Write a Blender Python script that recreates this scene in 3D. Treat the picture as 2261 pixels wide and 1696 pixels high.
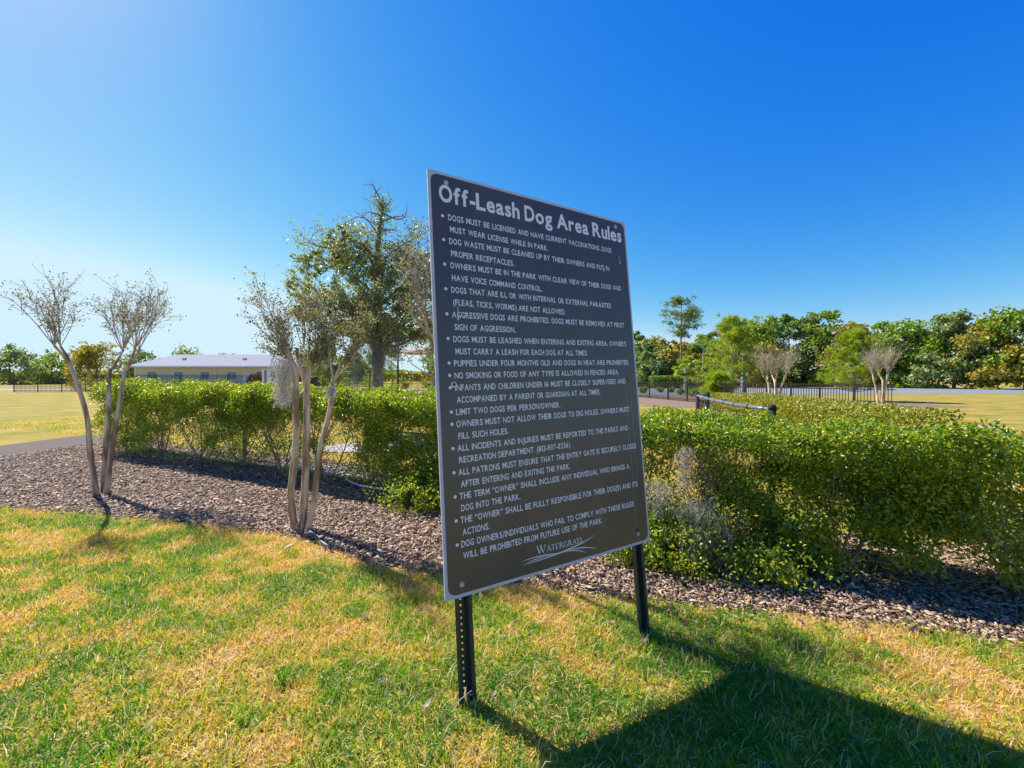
import bpy, math, random
import numpy as np
from mathutils import Matrix, Vector
PI = math.pi
R = math.radians

# ------------------------------------------------------------------ scene, camera, light
for o in list(bpy.data.objects):
    bpy.data.objects.remove(o)
scn = bpy.context.scene
col = scn.collection
CAM_H = 1.35
FPX = 425.0                                  # focal length in pixels of a 1024 wide picture
cam_d = bpy.data.cameras.new('camera')
cam = bpy.data.objects.new('camera', cam_d); col.objects.link(cam)
cam_d.sensor_width = 36.0
cam_d.lens = 36.0 * FPX / 1024
cam_d.clip_start = 0.05
cam_d.clip_end = 3000
cam.location = (0, 0, CAM_H)
cam.rotation_euler = (R(90) - math.atan(4.9 / FPX), 0, 0)
scn.camera = cam

SUN_EL = R(45)
SUN_DIR = Vector((-0.81 * math.cos(SUN_EL), 0.586 * math.cos(SUN_EL), math.sin(SUN_EL))).normalized()
world = bpy.data.worlds.new('World'); scn.world = world
world.use_nodes = True
wn, wl = world.node_tree.nodes, world.node_tree.links
wn.clear()
sky = wn.new('ShaderNodeTexSky'); sky.sky_type = 'NISHITA'
sky.sun_disc = False
sky.sun_elevation = SUN_EL
sky.sun_rotation = math.atan2(SUN_DIR.x, SUN_DIR.y)
sky.altitude = 0; sky.air_density = 1.0; sky.dust_density = 0.25; sky.ozone_density = 3.0
EXPO = 0.93
# the deep, saturated blue of this sky: one tone curve per colour channel, the same all round
sep = wn.new('ShaderNodeSeparateColor'); com = wn.new('ShaderNodeCombineColor')
wl.new(sky.outputs[0], sep.inputs[0])
for ch, (gain, pw, top_) in enumerate(((1.5, 2.5, .66), (0.85, 1.24, .88), (0.92, 0.25, 1.1))):
    m1 = wn.new('ShaderNodeMath'); m1.operation = 'MULTIPLY'; m1.inputs[1].default_value = 0.166
    m2_ = wn.new('ShaderNodeMath'); m2_.operation = 'POWER'; m2_.inputs[1].default_value = pw
    m4 = wn.new('ShaderNodeMath'); m4.operation = 'SMOOTH_MIN'; m4.inputs[1].default_value = top_ / gain; m4.inputs[2].default_value = .12 / gain
    m3 = wn.new('ShaderNodeMath'); m3.operation = 'MULTIPLY'; m3.inputs[1].default_value = gain / (0.12 * 2 ** EXPO)
    m5 = wn.new('ShaderNodeMath'); m5.operation = 'SUBTRACT'; m5.use_clamp = False; m5.inputs[1].default_value = .004 if ch == 0 else 0
    m6 = wn.new('ShaderNodeMath'); m6.operation = 'MAXIMUM'; m6.inputs[1].default_value = .001
    wl.new(m2_.outputs[0], m5.inputs[0]); wl.new(m5.outputs[0], m6.inputs[0])
    wl.new(sep.outputs[ch], m1.inputs[0]); wl.new(m1.outputs[0], m2_.inputs[0]); wl.new(m6.outputs[0], m4.inputs[0]); wl.new(m4.outputs[0], m3.inputs[0]); wl.new(m3.outputs[0], com.inputs[ch])
bg = wn.new('ShaderNodeBackground'); bg.inputs['Strength'].default_value = 0.12
wo = wn.new('ShaderNodeOutputWorld')
wl.new(com.outputs[0], bg.inputs[0]); wl.new(bg.outputs[0], wo.inputs[0])

sun_d = bpy.data.lights.new('sun', 'SUN'); sun_d.energy = 4.8; sun_d.angle = R(0.55)
sun_d.color = (1.0, 0.95, 0.86)
sun = bpy.data.objects.new('sun', sun_d); col.objects.link(sun)
sun.rotation_euler = (-SUN_DIR).to_track_quat('-Z', 'Y').to_euler()

scn.render.engine = 'CYCLES'
scn.view_settings.view_transform = 'Standard'
scn.view_settings.look = 'None'
scn.view_settings.gamma = 1.0
scn.view_settings.exposure = EXPO
scn.view_settings.use_curve_mapping = False
scn.cycles.max_bounces = 6
scn.cycles.transparent_max_bounces = 8

rng = np.random.default_rng(7)
rnd = random.Random(11)

# ------------------------------------------------------------------ noise
def _hash(ix, iy, iz, seed):
    h = (ix.astype(np.int64) * 374761393 + iy.astype(np.int64) * 668265263 + iz.astype(np.int64) * 2147483647 + seed * 974711) & 0xffffffff
    h = ((h ^ (h >> 13)) * 1274126177) & 0xffffffff
    h = (h ^ (h >> 16)) & 0xffffff
    return h / float(0xffffff)
def vnoise(P, scale, seed=0):
    p = np.asarray(P, float) * scale
    if p.shape[1] == 2: p = np.c_[p, np.zeros(len(p))]
    i = np.floor(p); f = p - i; f = f * f * (3 - 2 * f)
    r = 0
    for dx in (0, 1):
        for dy in (0, 1):
            for dz in (0, 1):
                w = (f[:, 0] if dx else 1 - f[:, 0]) * (f[:, 1] if dy else 1 - f[:, 1]) * (f[:, 2] if dz else 1 - f[:, 2])
                r = r + w * _hash(i[:, 0] + dx, i[:, 1] + dy, i[:, 2] + dz, seed)
    return r
def fbm(P, scale, seed=0, n=3):
    r, a, t = 0, 1.0, 0
    for k in range(n):
        r = r + a * vnoise(P, scale * 2 ** k, seed + k * 17); t += a; a *= .5
    return r / t

def gz(x, y=None):
    """height of the ground: it drops slightly to the right of the sign's left post"""
    x = np.asarray(x, float)
    return -0.042 * np.tanh((x - 0.28) / 0.5)

# ------------------------------------------------------------------ materials
MATS = {}
def nodes_of(m):
    m.use_nodes = True
    return m.node_tree.nodes, m.node_tree.links
def mat(name, c, rough=.6, c2=None, nscale=8, metallic=0.0, spec=.5, bump=0, bscale=60, stretch=None, coat=0, contrast=(.35, .65)):
    if name in MATS: return MATS[name]
    m = bpy.data.materials.new(name); N, L = nodes_of(m)
    b = N['Principled BSDF']
    b.inputs['Roughness'].default_value = rough
    b.inputs['Metallic'].default_value = metallic
    b.inputs['Specular IOR Level'].default_value = spec
    b.inputs['Coat Weight'].default_value = coat
    tc = N.new('ShaderNodeTexCoord')
    mp = N.new('ShaderNodeMapping'); L.new(tc.outputs['Object'], mp.inputs['Vector'])
    if stretch: mp.inputs['Scale'].default_value = stretch
    if c2 is not None:
        n = N.new('ShaderNodeTexNoise'); n.inputs['Scale'].default_value = nscale; n.inputs['Detail'].default_value = 5
        L.new(mp.outputs[0], n.inputs['Vector'])
        r = N.new('ShaderNodeValToRGB')
        r.color_ramp.elements[0].position = contrast[0]; r.color_ramp.elements[1].position = contrast[1]
        r.color_ramp.elements[0].color = (*c, 1); r.color_ramp.elements[1].color = (*c2, 1)
        L.new(n.outputs['Fac'], r.inputs[0]); L.new(r.outputs[0], b.inputs['Base Color'])
    else:
        b.inputs['Base Color'].default_value = (*c, 1)
    if bump:
        n2 = N.new('ShaderNodeTexNoise'); n2.inputs['Scale'].default_value = bscale; n2.inputs['Detail'].default_value = 4
        L.new(mp.outputs[0], n2.inputs['Vector'])
        bp = N.new('ShaderNodeBump'); bp.inputs['Strength'].default_value = bump; bp.inputs['Distance'].default_value = .01
        L.new(n2.outputs['Fac'], bp.inputs['Height']); L.new(bp.outputs[0], b.inputs['Normal'])
    MATS[name] = m
    return m

def leafmat(name, cols, trans=.35, rough=.4, spec=.5, attr=None, gloss=True, nscale=1.5):
    """foliage: colour from a ramp over the random value of each leaf (and a soft noise), part of the light passes through"""
    if name in MATS: return MATS[name]
    m = bpy.data.materials.new(name); N, L = nodes_of(m)
    b = N['Principled BSDF']; out = N['Material Output']
    ge = N.new('ShaderNodeNewGeometry')
    ramp = N.new('ShaderNodeValToRGB'); cr = ramp.color_ramp
    for i, c in enumerate(cols):
        p = i / (len(cols) - 1)
        e = cr.elements[i] if i < 2 else cr.elements.new(p)
        e.position = p; e.color = (*c, 1)
    if len(cols) > 2:
        for i, e in enumerate(cr.elements): e.position = i / (len(cols) - 1); e.color = (*cols[i], 1)
    if attr:
        at = N.new('ShaderNodeAttribute'); at.attribute_name = attr
        L.new(at.outputs['Fac'], ramp.inputs[0])
    else:
        tc = N.new('ShaderNodeTexCoord'); n = N.new('ShaderNodeTexNoise'); n.inputs['Scale'].default_value = nscale
        L.new(tc.outputs['Object'], n.inputs['Vector'])
        ma = N.new('ShaderNodeMath'); ma.operation = 'MULTIPLY_ADD'; ma.inputs[1].default_value = .6
        L.new(ge.outputs['Random Per Island'], ma.inputs[0])
        mb = N.new('ShaderNodeMath'); mb.operation = 'MULTIPLY'; mb.inputs[1].default_value = .4
        L.new(n.outputs['Fac'], mb.inputs[0]); L.new(mb.outputs[0], ma.inputs[2])
        L.new(ma.outputs[0], ramp.inputs[0])
    L.new(ramp.outputs[0], b.inputs['Base Color'])
    b.inputs['Roughness'].default_value = rough
    b.inputs['Specular IOR Level'].default_value = spec
    tr = N.new('ShaderNodeBsdfTranslucent')
    br = N.new('ShaderNodeMixRGB'); br.blend_type = 'MULTIPLY'; br.inputs[0].default_value = 1; br.inputs[2].default_value = (1.25, 1.15, .5, 1)
    L.new(ramp.outputs[0], br.inputs[1]); L.new(br.outputs[0], tr.inputs['Color'])
    mx = N.new('ShaderNodeMixShader'); mx.inputs[0].default_value = trans
    L.new(b.outputs[0], mx.inputs[1]); L.new(tr.outputs[0], mx.inputs[2]); L.new(mx.outputs[0], out.inputs['Surface'])
    MATS[name] = m
    return m

# ------------------------------------------------------------------ mesh helpers
def set_props(o, label=None, category=None, group=None, kind=None):
    if label: o['label'] = label
    if category: o["category"] = category
    if group: o['group'] = group
    if kind: o['kind'] = kind
    return o

class MB:
    """collects polygons, then links them as one mesh object"""
    def __init__(s): s.v = []; s.f = []; s.n = 0; s.sm = []
    def add(s, verts, faces, smooth=False):
        verts = np.asarray(verts, float)
        s.v.append(verts)
        for f in faces: s.f.append(tuple(i + s.n for i in f)); s.sm.append(smooth)
        s.n += len(verts)
        return s
    def box(s, c, size, rot=None, taper=1.0):
        c = np.array(c, float); h = np.array(size, float) / 2
        p = np.array([[-1, -1, -1], [1, -1, -1], [1, 1, -1], [-1, 1, -1], [-1, -1, 1], [1, -1, 1], [1, 1, 1], [-1, 1, 1]], float) * h
        p[4:, :2] *= taper
        if rot is not None: p = p @ np.array(rot).T
        return s.add(p + c, [(0, 3, 2, 1), (4, 5, 6, 7), (0, 1, 5, 4), (1, 2, 6, 5), (2, 3, 7, 6), (3, 0, 4, 7)])
    def tube(s, pts, rad, sides=6, cap=True, smooth=True):
        pts = np.asarray(pts, float); n = len(pts)
        rad = np.broadcast_to(np.asarray(rad, float), (n,))
        t = np.gradient(pts, axis=0); t /= np.linalg.norm(t, axis=1)[:, None] + 1e-9
        ref = np.array([0, 0, 1.0]) if abs(t[0][2]) < .9 else np.array([1.0, 0, 0])
        a = np.cross(t, ref); a /= np.linalg.norm(a, axis=1)[:, None] + 1e-9
        b = np.cross(t, a)
        an = np.linspace(0, 2 * PI, sides, endpoint=False)
        ring = a[:, None, :] * np.cos(an)[None, :, None] + b[:, None, :] * np.sin(an)[None, :, None]
        v = (pts[:, None, :] + ring * rad[:, None, None]).reshape(-1, 3)
        f = []
        for i in range(n - 1):
            for j in range(sides):
                k = (j + 1) % sides
                f.append((i * sides + j, i * sides + k, (i + 1) * sides + k, (i + 1) * sides + j))
        if cap and sides > 2:
            f.append(tuple(range(sides))[::-1]); f.append(tuple((n - 1) * sides + j for j in range(sides)))
        return s.add(v, f, smooth)
    def lathe(s, prof, c, sides=16, axis=None, smooth=True):
        an = np.linspace(0, 2 * PI, sides, endpoint=False)
        v = np.array([[r * math.cos(q), r * math.sin(q), z] for r, z in prof for q in an])
        if axis is not None: v = v @ np.array(axis).T
        f = [(i * sides + j, i * sides + (j + 1) % sides, (i + 1) * sides + (j + 1) % sides, (i + 1) * sides + j) for i in range(len(prof) - 1) for j in range(sides)]
        f.append(tuple(range(sides))[::-1]); f.append(tuple((len(prof) - 1) * sides + j for j in range(sides)))
        return s.add(v + np.array(c), f, smooth)
    def build(s, name, m, parent=None, **props):
        me = bpy.data.meshes.new(name)
        v = np.concatenate(s.v) if s.v else np.zeros((0, 3))
        me.from_pydata(v.tolist(), [], s.f)
        me.polygons.foreach_set('use_smooth', s.sm)
        me.materials.append(m); me.update()
        return link(name, me, parent, **props)
def link(name, me, parent=None, **props):
    o = bpy.data.objects.new(name, me); col.objects.link(o)
    if parent is not None: o.parent = parent
    return set_props(o, **props)
def empty(name, loc=(0, 0, 0), rz=0, **props):
    o = bpy.data.objects.new(name, None); col.objects.link(o)
    o.location = loc; o.rotation_euler = (0, 0, rz); o.empty_display_size = .1
    return set_props(o, **props)
def fast_mesh(name, V, quads=None, tris=None, attr=None, smooth=False):
    """mesh from numpy arrays; attr = (name, value per vertex)"""
    me = bpy.data.meshes.new(name)
    me.vertices.add(len(V)); me.vertices.foreach_set('co', np.ascontiguousarray(V, dtype=np.float32).ravel())
    nq = 0 if quads is None else len(quads); nt = 0 if tris is None else len(tris)
    li = []; 
    if nq: li.append(np.asarray(quads).ravel())
    if nt: li.append(np.asarray(tris).ravel())
    li = np.concatenate(li).astype(np.int32)
    me.loops.add(len(li)); me.loops.foreach_set('vertex_index', li)
    tot = np.concatenate([np.full(nq, 4), np.full(nt, 3)]).astype(np.int32)
    st = np.concatenate([[0], np.cumsum(tot)[:-1]]).astype(np.int32)
    me.polygons.add(len(tot)); me.polygons.foreach_set('loop_start', st); me.polygons.foreach_set('loop_total', tot)
    if smooth: me.polygons.foreach_set('use_smooth', np.ones(len(tot), bool))
    me.update(calc_edges=True)
    if attr:
        a = me.attributes.new(attr[0], 'FLOAT', 'POINT'); a.data.foreach_set('value', np.asarray(attr[1], dtype=np.float32))
    return me

def rand_dirs(n, up=0.0):
    d = rng.normal(size=(n, 3)); d[:, 2] += up
    return d / (np.linalg.norm(d, axis=1)[:, None] + 1e-9)
def leaves(name, C, size, m, parent=None, aspect=.5, up=.6, fold=.18, out=None, **props):
    """one mesh of folded, pointed leaves (two triangles each) at the points C"""
    n = len(C); C = np.asarray(C, float)
    d = rand_dirs(n, .1)                                   # along the leaf
    if out is not None: d = d + out * .6; d /= np.linalg.norm(d, axis=1)[:, None]
    nrm = rand_dirs(n, up * 1.6)
    s = np.cross(nrm, d); s /= np.linalg.norm(s, axis=1)[:, None] + 1e-9
    nn = np.cross(d, s)
    L = (np.asarray(size) * rng.uniform(.7, 1.3, n))[:, None]; W = L * aspect * .5
    base = C - d * L * .5; tip = C + d * L * .5 - nn * L * .08
    mid = C + nn * L * 0
    le = mid + s * W + nn * L * fold; ri = mid - s * W + nn * L * fold
    V = np.stack([base, le, tip, ri], 1).reshape(-1, 3)
    i = np.arange(n)[:, None] * 4
    T = np.concatenate([i + np.array([0, 2, 1]), i + np.array([0, 3, 2])])
    me = fast_mesh(name, V, tris=T); me.materials.append(m)
    return link(name, me, parent, **props)
def needles(name, C, D, m, parent=None, n=14, length=.2, width=.006, spread=.8, **props):
    """tufts of long thin needles: C = tuft bases, D = tuft directions"""
    k = len(C) * n
    c = np.repeat(C, n, 0); d = np.repeat(D, n, 0) + rng.normal(size=(k, 3)) * spread * .5
    d /= np.linalg.norm(d, axis=1)[:, None]
    s = np.cross(d, rand_dirs(k)); s /= np.linalg.norm(s, axis=1)[:, None]
    l = (length * rng.uniform(.6, 1.15, k))[:, None]
    V = np.stack([c - s * width / 2, c + s * width / 2, c + d * l - np.array([0, 0, 1]) * l * .12], 1).reshape(-1, 3)
    T = np.arange(k * 3).reshape(-1, 3)
    me = fast_mesh(name, V, tris=T); me.materials.append(m)
    return link(name, me, parent, **props)
def curve_pts(a, b, n=5, sag=0.0, wob=.05, r=rnd):
    a = np.array(a, float); b = np.array(b, float); L = np.linalg.norm(b - a)
    t = np.linspace(0, 1, n)[:, None]
    p = a + (b - a) * t
    w = np.array([r.gauss(0, 1), r.gauss(0, 1), r.gauss(0, 1)]) * wob * L
    p = p + np.sin(t * PI) * w; p[:, 2] += np.sin(t[:, 0] * PI) * sag * L
    for i in range(1, n - 1): p[i] += np.array([r.gauss(0, 1) for _ in range(3)]) * wob * .35 * L / n
    return p
def blob_points(center, radii, n, nclump, csize, shell=.6):
    """points in uneven clumps inside an ellipsoid"""
    c = rand_dirs(nclump) * (rng.uniform(shell ** 3, 1, (nclump, 1)) ** (1 / 3.)) * np.array(radii) + np.array(center)
    w = rng.uniform(.4, 1.6, nclump); w /= w.sum()
    k = rng.choice(nclump, n, p=w)
    sz = csize * rng.uniform(.55, 1.3, nclump)[k][:, None]
    return c[k] + rand_dirs(n) * (rng.uniform(0, 1, (n, 1)) ** .45) * sz * np.array([1, 1, .72]), c

# ------------------------------------------------------------------ colours used in many places
m_bark_pale = mat('myrtle_bark', (.26, .16, .085), .75, (.66, .51, .35), 13, bump=.6, bscale=45, stretch=(1, 1, .2), contrast=(.42, .56))
m_twig = mat('twig_bark', (.36, .28, .19), .8, (.55, .45, .34), 20)
m_bark_oak = mat('oak_bark', (.17, .14, .10), .9, (.34, .30, .24), 12, bump=.6, bscale=30)
m_black = mat('black_powder_coat', (.012, .012, .014), .38, (.02, .02, .022), 30)
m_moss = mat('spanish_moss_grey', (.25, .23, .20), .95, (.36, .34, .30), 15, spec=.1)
m_moss_pale = mat('spanish_moss_painted_sun', (.70, .62, .54), .95, (.80, .75, .67), 15, spec=.1)  # paler copy of the grey moss, with sunlight put into its colour
m_pod = mat('seed_pod', (.05, .03, .025), .8, (.10, .06, .045), 60)
LEAF_HEDGE = leafmat('hedge_leaf', [(.04, .12, .014), (.11, .25, .02), (.26, .38, .025), (.52, .50, .04), (.58, .38, .07)], .46, .33, .7)
LEAF_OAK = leafmat('oak_leaf', [(.12, .16, .07), (.21, .26, .11), (.33, .37, .16), (.48, .48, .26)], .48, .34, .7)
LEAF_BROWN = leafmat('dry_myrtle_leaf', [(.14, .20, .07), (.24, .29, .10), (.38, .36, .16), (.48, .32, .20)], .3, .6, .3)

# ================================================================== THE GROUND
def edge_y(x):
    """front edge of the mulch bed, as a function of x"""
    return np.interp(x, [-9, -5, -2.6, -2.05, -1.6, -1.0, -.48, 0, .45, .95, 1.5, 2.4, 4, 7], [4.9, 4.3, 3.78, 3.62, 3.42, 3.0, 2.86, 2.76, 2.72, 2.64, 2.56, 2.35, 1.8, 1.0])
def back_y(x):
    """back edge of the mulch bed: a little behind the chain link fence"""
    return 5.3 - .4825 * np.clip(x, -12, 2.6) + .22 * np.sin(x * 1.3) + np.where(x > 2.6, -.3 * (x - 2.6), 0)
xs = np.concatenate([[-1500, -400, -120, -40, -18], np.arange(-10, 10.01, .25), [18, 40, 120, 400, 1500]])
ys = np.concatenate([[-600, -60, -12], np.arange(-3, 12.01, .5), [18, 40, 120, 500, 2200]])
X, Y = np.meshgrid(xs, ys); V = np.stack([X.ravel(), Y.ravel(), gz(X.ravel())], 1)
nx, ny = len(xs), len(ys)
I = np.arange(nx * ny).reshape(ny, nx)
Q = np.stack([I[:-1, :-1], I[:-1, 1:], I[1:, 1:], I[1:, :-1]], -1).reshape(-1, 4)
mg = bpy.data.materials.new('lawn_ground'); N, L = nodes_of(mg)
b = N['Principled BSDF']; b.inputs['Roughness'].default_value = .95; b.inputs['Specular IOR Level'].default_value = .1
tc = N.new('ShaderNodeTexCoord')
n1 = N.new('ShaderNodeTexNoise'); n1.inputs['Scale'].default_value = .9; n1.inputs['Detail'].default_value = 6
n2 = N.new('ShaderNodeTexNoise'); n2.inputs['Scale'].default_value = 45; n2.inputs['Detail'].default_value = 5
r1 = N.new('ShaderNodeValToRGB'); e = r1.color_ramp.elements
e[0].position = .38; e[0].color = (.26, .27, .03, 1); e[1].position = .6; e[1].color = (.50, .33, .09, 1)
r2 = N.new('ShaderNodeValToRGB'); e = r2.color_ramp.elements
e[0].position = .3; e[0].color = (.35, .35, .35, 1); e[1].position = .7; e[1].color = (1.25, 1.25, 1.25, 1)
mm = N.new('ShaderNodeMixRGB'); mm.blend_type = 'MULTIPLY'; mm.inputs[0].default_value = 1
L.new(tc.outputs['Object'], n1.inputs[0]); L.new(tc.outputs['Object'], n2.inputs[0])
L.new(n1.outputs['Fac'], r1.inputs[0]); L.new(n2.outputs['Fac'], r2.inputs[0])
L.new(r1.outputs[0], mm.inputs[1]); L.new(r2.outputs[0], mm.inputs[2]); L.new(mm.outputs[0], b.inputs['Base Color'])
bp = N.new('ShaderNodeBump'); bp.inputs['Strength'].default_value = .8; bp.inputs['Distance'].default_value = .03
L.new(n2.outputs['Fac'], bp.inputs['Height']); L.new(bp.outputs[0], b.inputs['Normal'])
me = fast_mesh('ground', V, quads=Q, smooth=True); me.materials.append(mg)
link('ground', me, kind='structure')

def strip(name, xs, y0, y1, dz, m, ndiv=6):
    xs = np.asarray(xs, float); rows = []
    for k in range(ndiv + 1):
        yy = y0 + (y1 - y0) * k / ndiv
        rows.append(np.stack([xs, yy, gz(xs) + dz], 1))
    V = np.concatenate(rows); n = len(xs)
    I = np.arange(n * (ndiv + 1)).reshape(ndiv + 1, n)
    Q = np.stack([I[:-1, :-1], I[:-1, 1:], I[1:, 1:], I[1:, :-1]], -1).reshape(-1, 4)
    me = fast_mesh(name, V, quads=Q, smooth=True); me.materials.append(m)
    return link(name, me, kind='structure')
m_soil = mat('mulch_soil', (.035, .024, .018), .95, (.12, .08, .06), 30, bump=.8, bscale=40)
bx = np.arange(-10, 7.01, .125)
strip('mulch_bed', bx, edge_y(bx), back_y(bx), .004, m_soil)
m_conc = mat('concrete', (.33, .28, .27), .85, (.44, .38, .36), 6, bump=.2, bscale=80)
# curving concrete walk inside the dog park
wx = np.concatenate([[-3.9, -3.8, -3.6, -3.3], np.arange(-3, 14.01, .5)])
wy = 7.75 + .22 * (wx + 3) + .25 * np.sin(wx * .6)
ww_ = .62 * np.sqrt(np.clip((wx + 3.9) / .9, 0, 1))
strip('concrete_walk', wx, wy + .62 - ww_, wy + .62 + ww_, .012, m_conc, 4)
m_brown = mat('pine_straw', (.15, .09, .055), .95, (.24, .16, .10), 5, bump=.5, bscale=20)
m_asph = mat('asphalt', (.16, .17, .19), .85, (.21, .22, .24), 3)
px_ = np.arange(7, 23.01, 2)
strip('pine_straw_bed', px_, 21 + 0 * px_, 37 + .05 * px_, .006, m_brown, 2)
qx_ = np.arange(6, 120.01, 6)
strip('road', qx_, 37.5 + .05 * qx_, 64 + 0 * qx_, .010, m_asph, 2)
lx_ = np.arange(-90, 5, 5.)
strip('far_lane', lx_, 49 + 0 * lx_, 56 + 0 * lx_, .010, m_asph, 2)

# ------------------------------------------------------------------ grass blades
def grass_blades(name, P, straw, length, width, m, lean=.9):
    n = len(P); az = rng.uniform(0, 2 * PI, n)
    ln = (lean * rng.beta(1.3, 1.6, n) * 1.25)
    d = np.stack([np.cos(az) * np.sin(ln), np.sin(az) * np.sin(ln), np.cos(ln)], 1)
    d2 = np.stack([np.cos(az) * np.sin(ln + .5), np.sin(az) * np.sin(ln + .5), np.cos(ln + .5)], 1)
    a2 = rng.uniform(0, 2 * PI, n); s = np.stack([np.cos(a2), np.sin(a2), 0 * a2], 1)
    l = np.asarray(length)[:, None]; w = np.asarray(width)[:, None] / 2
    m1 = P + d * l * .5; tp = m1 + d2 * l * .5
    V = np.stack([P - s * w, P + s * w, m1 + s * w * .8, m1 - s * w * .8, tp], 1).reshape(-1, 3)
    i = np.arange(n)[:, None] * 5
    me = fast_mesh(name, V, quads=i + np.array([0, 1, 2, 3]), tris=i + np.array([3, 2, 4]), attr=('straw', np.repeat(straw, 5)))
    me.materials.append(m)
    return link(name, me, label='short winter lawn, bright green mixed with straw coloured blades', category='grass', kind='stuff')
GRASS = leafmat('grass_blade', [(.08, .27, .014), (.20, .41, .018), (.50, .54, .03), (.72, .48, .06), (.72, .43, .14), (.80, .62, .40)], .42, .5, .4, attr='straw')
n = 420000
yy = np.sqrt(rng.uniform(1.0 ** 2, 4.9 ** 2, n)); xx = rng.uniform(-1.32, 1.32, n) * yy
ok = (yy < edge_y(xx) + rng.normal(0, .05, n) + .06 * np.sin(xx * 9) ) & (xx > -7)
xx, yy = xx[ok], yy[ok]
P2 = np.stack([xx, yy], 1)
base = .5 + (fbm(P2, 2.1, 5, 4) - .5) * .55 + (fbm(P2, 8, 9, 3) - .5) * .75
for (gx, gy, gr, ga) in [(-1.35, 2.75, .28, -.30), (-.95, 2.85, .2, -.22), (-.95, 2.45, .25, -.12), (-.5, 1.75, .3, -.16), (.1, 1.8, .25, -.15), (.55, 2.35, .3, -.16), (1.1, 2.1, .4, -.22), (1.4, 1.7, .6, -.16), (.8, 1.55, .5, -.14), (.3, 1.4, .4, -.12), (-.2, 2.4, .25, -.07),
                         (-1.5, 3.15, .35, .16), (-.95, 3.0, .22, .10), (-1.3, 2.2, .3, .17), (-.75, 2.15, .28, .10), (-1.1, 1.85, .25, .12), (.02, 2.62, .2, .1), (-.1, 2.0, .25, .09), (.0, 1.5, .15, .1), (-.6, 2.6, .2, .15), (1.9, 2.45, .25, .1)]:
    base += ga * np.exp(-((xx - gx) ** 2 + (yy - gy) ** 2) / gr ** 2)
near_edge = np.exp(-((edge_y(xx) - yy) / .12) ** 2)
straw = np.clip((base - .5) * 2.2 + .375 + .25 * near_edge + rng.normal(0, .25, len(xx)), 0.02, .98)
ln_ = np.where(straw < .4, rng.uniform(.028, .066, len(xx)), rng.uniform(.022, .052, len(xx))) * (1 - .25 * near_edge)
keep = rng.uniform(0, 1, len(xx)) > .25 * (straw > .75)
P3 = np.stack([xx, yy, gz(xx) - .002], 1)[keep]
grass_blades('grass', P3, straw[keep], ln_[keep], rng.uniform(.0026, .0056, keep.sum()), GRASS, lean=1.25)
# dead stems lying in the turf
k = rng.choice(len(P3), 20000, replace=False); Pd = P3[k] + np.array([0, 0, .012])
grass_blades('dead_grass_stems', Pd, rng.uniform(.86, 1.0, len(k)), rng.uniform(.03, .085, len(k)), rng.uniform(.002, .0042, len(k)), GRASS, lean=1.9)['label'] = 'dry straw coloured stems lying loose on top of the lawn'
# lawn inside the dog park, seen through the gaps of the hedge
n = 90000
yy = rng.uniform(4.8, 16, n); xx = rng.uniform(-1.25, 1.25, n) * yy
wyy = np.interp(xx, wx, wy)
ok = (yy > back_y(xx) - .2) & ~((yy > wyy) & (yy < wyy + 1.25)) & (np.abs(xx) < 15)
xx, yy = xx[ok], yy[ok]
st = np.clip((fbm(np.stack([xx, yy], 1), .8, 3) - .5) * 1.6 + .60 + rng.normal(0, .13, len(xx)), .1, .95)
o = grass_blades('grass', np.stack([xx, yy, gz(xx)], 1), st, rng.uniform(.03, .07, len(xx)), rng.uniform(.008, .016, len(xx)), GRASS, lean=1.2)
o['label'] = 'sunlit golden lawn of the dog park behind the hedge and mesh fence'

# ------------------------------------------------------------------ bark mulch
def chips(name, x, y, size, zoff, m, **props):
    n = len(x)
    ang = np.sort(rng.uniform(0, 1, (n, 5)) * .7 + np.arange(5) * 1.0, axis=1) / 5.3 * 2 * PI
    r = rng.uniform(.55, 1.1, (n, 5)) * (1 + .35 * np.abs(np.cos(ang)) ** 4)
    L = size[:, None]; asp = rng.uniform(.22, .5, n)[:, None]
    px, py = np.cos(ang) * r * L * .5, np.sin(ang) * r * L * .5 * asp
    th = (size * rng.uniform(.025, .07, n))[:, None]
    top = np.stack([px * .92, py * .92, np.broadcast_to(th, px.shape) + rng.normal(0, .05, px.shape) * L], -1); bot = np.stack([px, py, -th + 0 * px], -1)
    P = np.concatenate([top, bot], 1)                            # n,10,3
    rx = rng.normal(0, .38, n); ry = rng.normal(0, .25, n); rz = rng.uniform(0, 2 * PI, n)
    def rotm(a, i, j):
        M = np.zeros((n, 3, 3)); M[:, range(3), range(3)] = 1
        M[:, i, i] = np.cos(a); M[:, j, j] = np.cos(a); M[:, i, j] = -np.sin(a); M[:, j, i] = np.sin(a); return M
    M = rotm(rz, 0, 1) @ rotm(rx, 1, 2) @ rotm(ry, 0, 2)
    P = np.einsum('nij,nkj->nki', M, P)
    P = P + np.stack([x, y, gz(x) + zoff], 1)[:, None, :]
    V = P.reshape(-1, 3); i = np.arange(n)[:, None] * 10
    Q = np.concatenate([i + np.array([k, (k + 1) % 5, 5 + (k + 1) % 5, 5 + k])[::-1] for k in range(5)])
    T = np.concatenate([i + np.array([0, 1, 2]), i + np.array([0, 2, 3]), i + np.array([0, 3, 4])])
    me = fast_mesh(name, V, quads=Q, tris=T); me.materials.append(m)
    return link(name, me, **props)
m_chip = bpy.data.materials.new('bark_chip'); N, L = nodes_of(m_chip)
b = N['Principled BSDF']; b.inputs['Roughness'].default_value = .7; b.inputs['Specular IOR Level'].default_value = .35
ge = N.new('ShaderNodeNewGeometry'); rr = N.new('ShaderNodeValToRGB'); cr = rr.color_ramp
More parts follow.
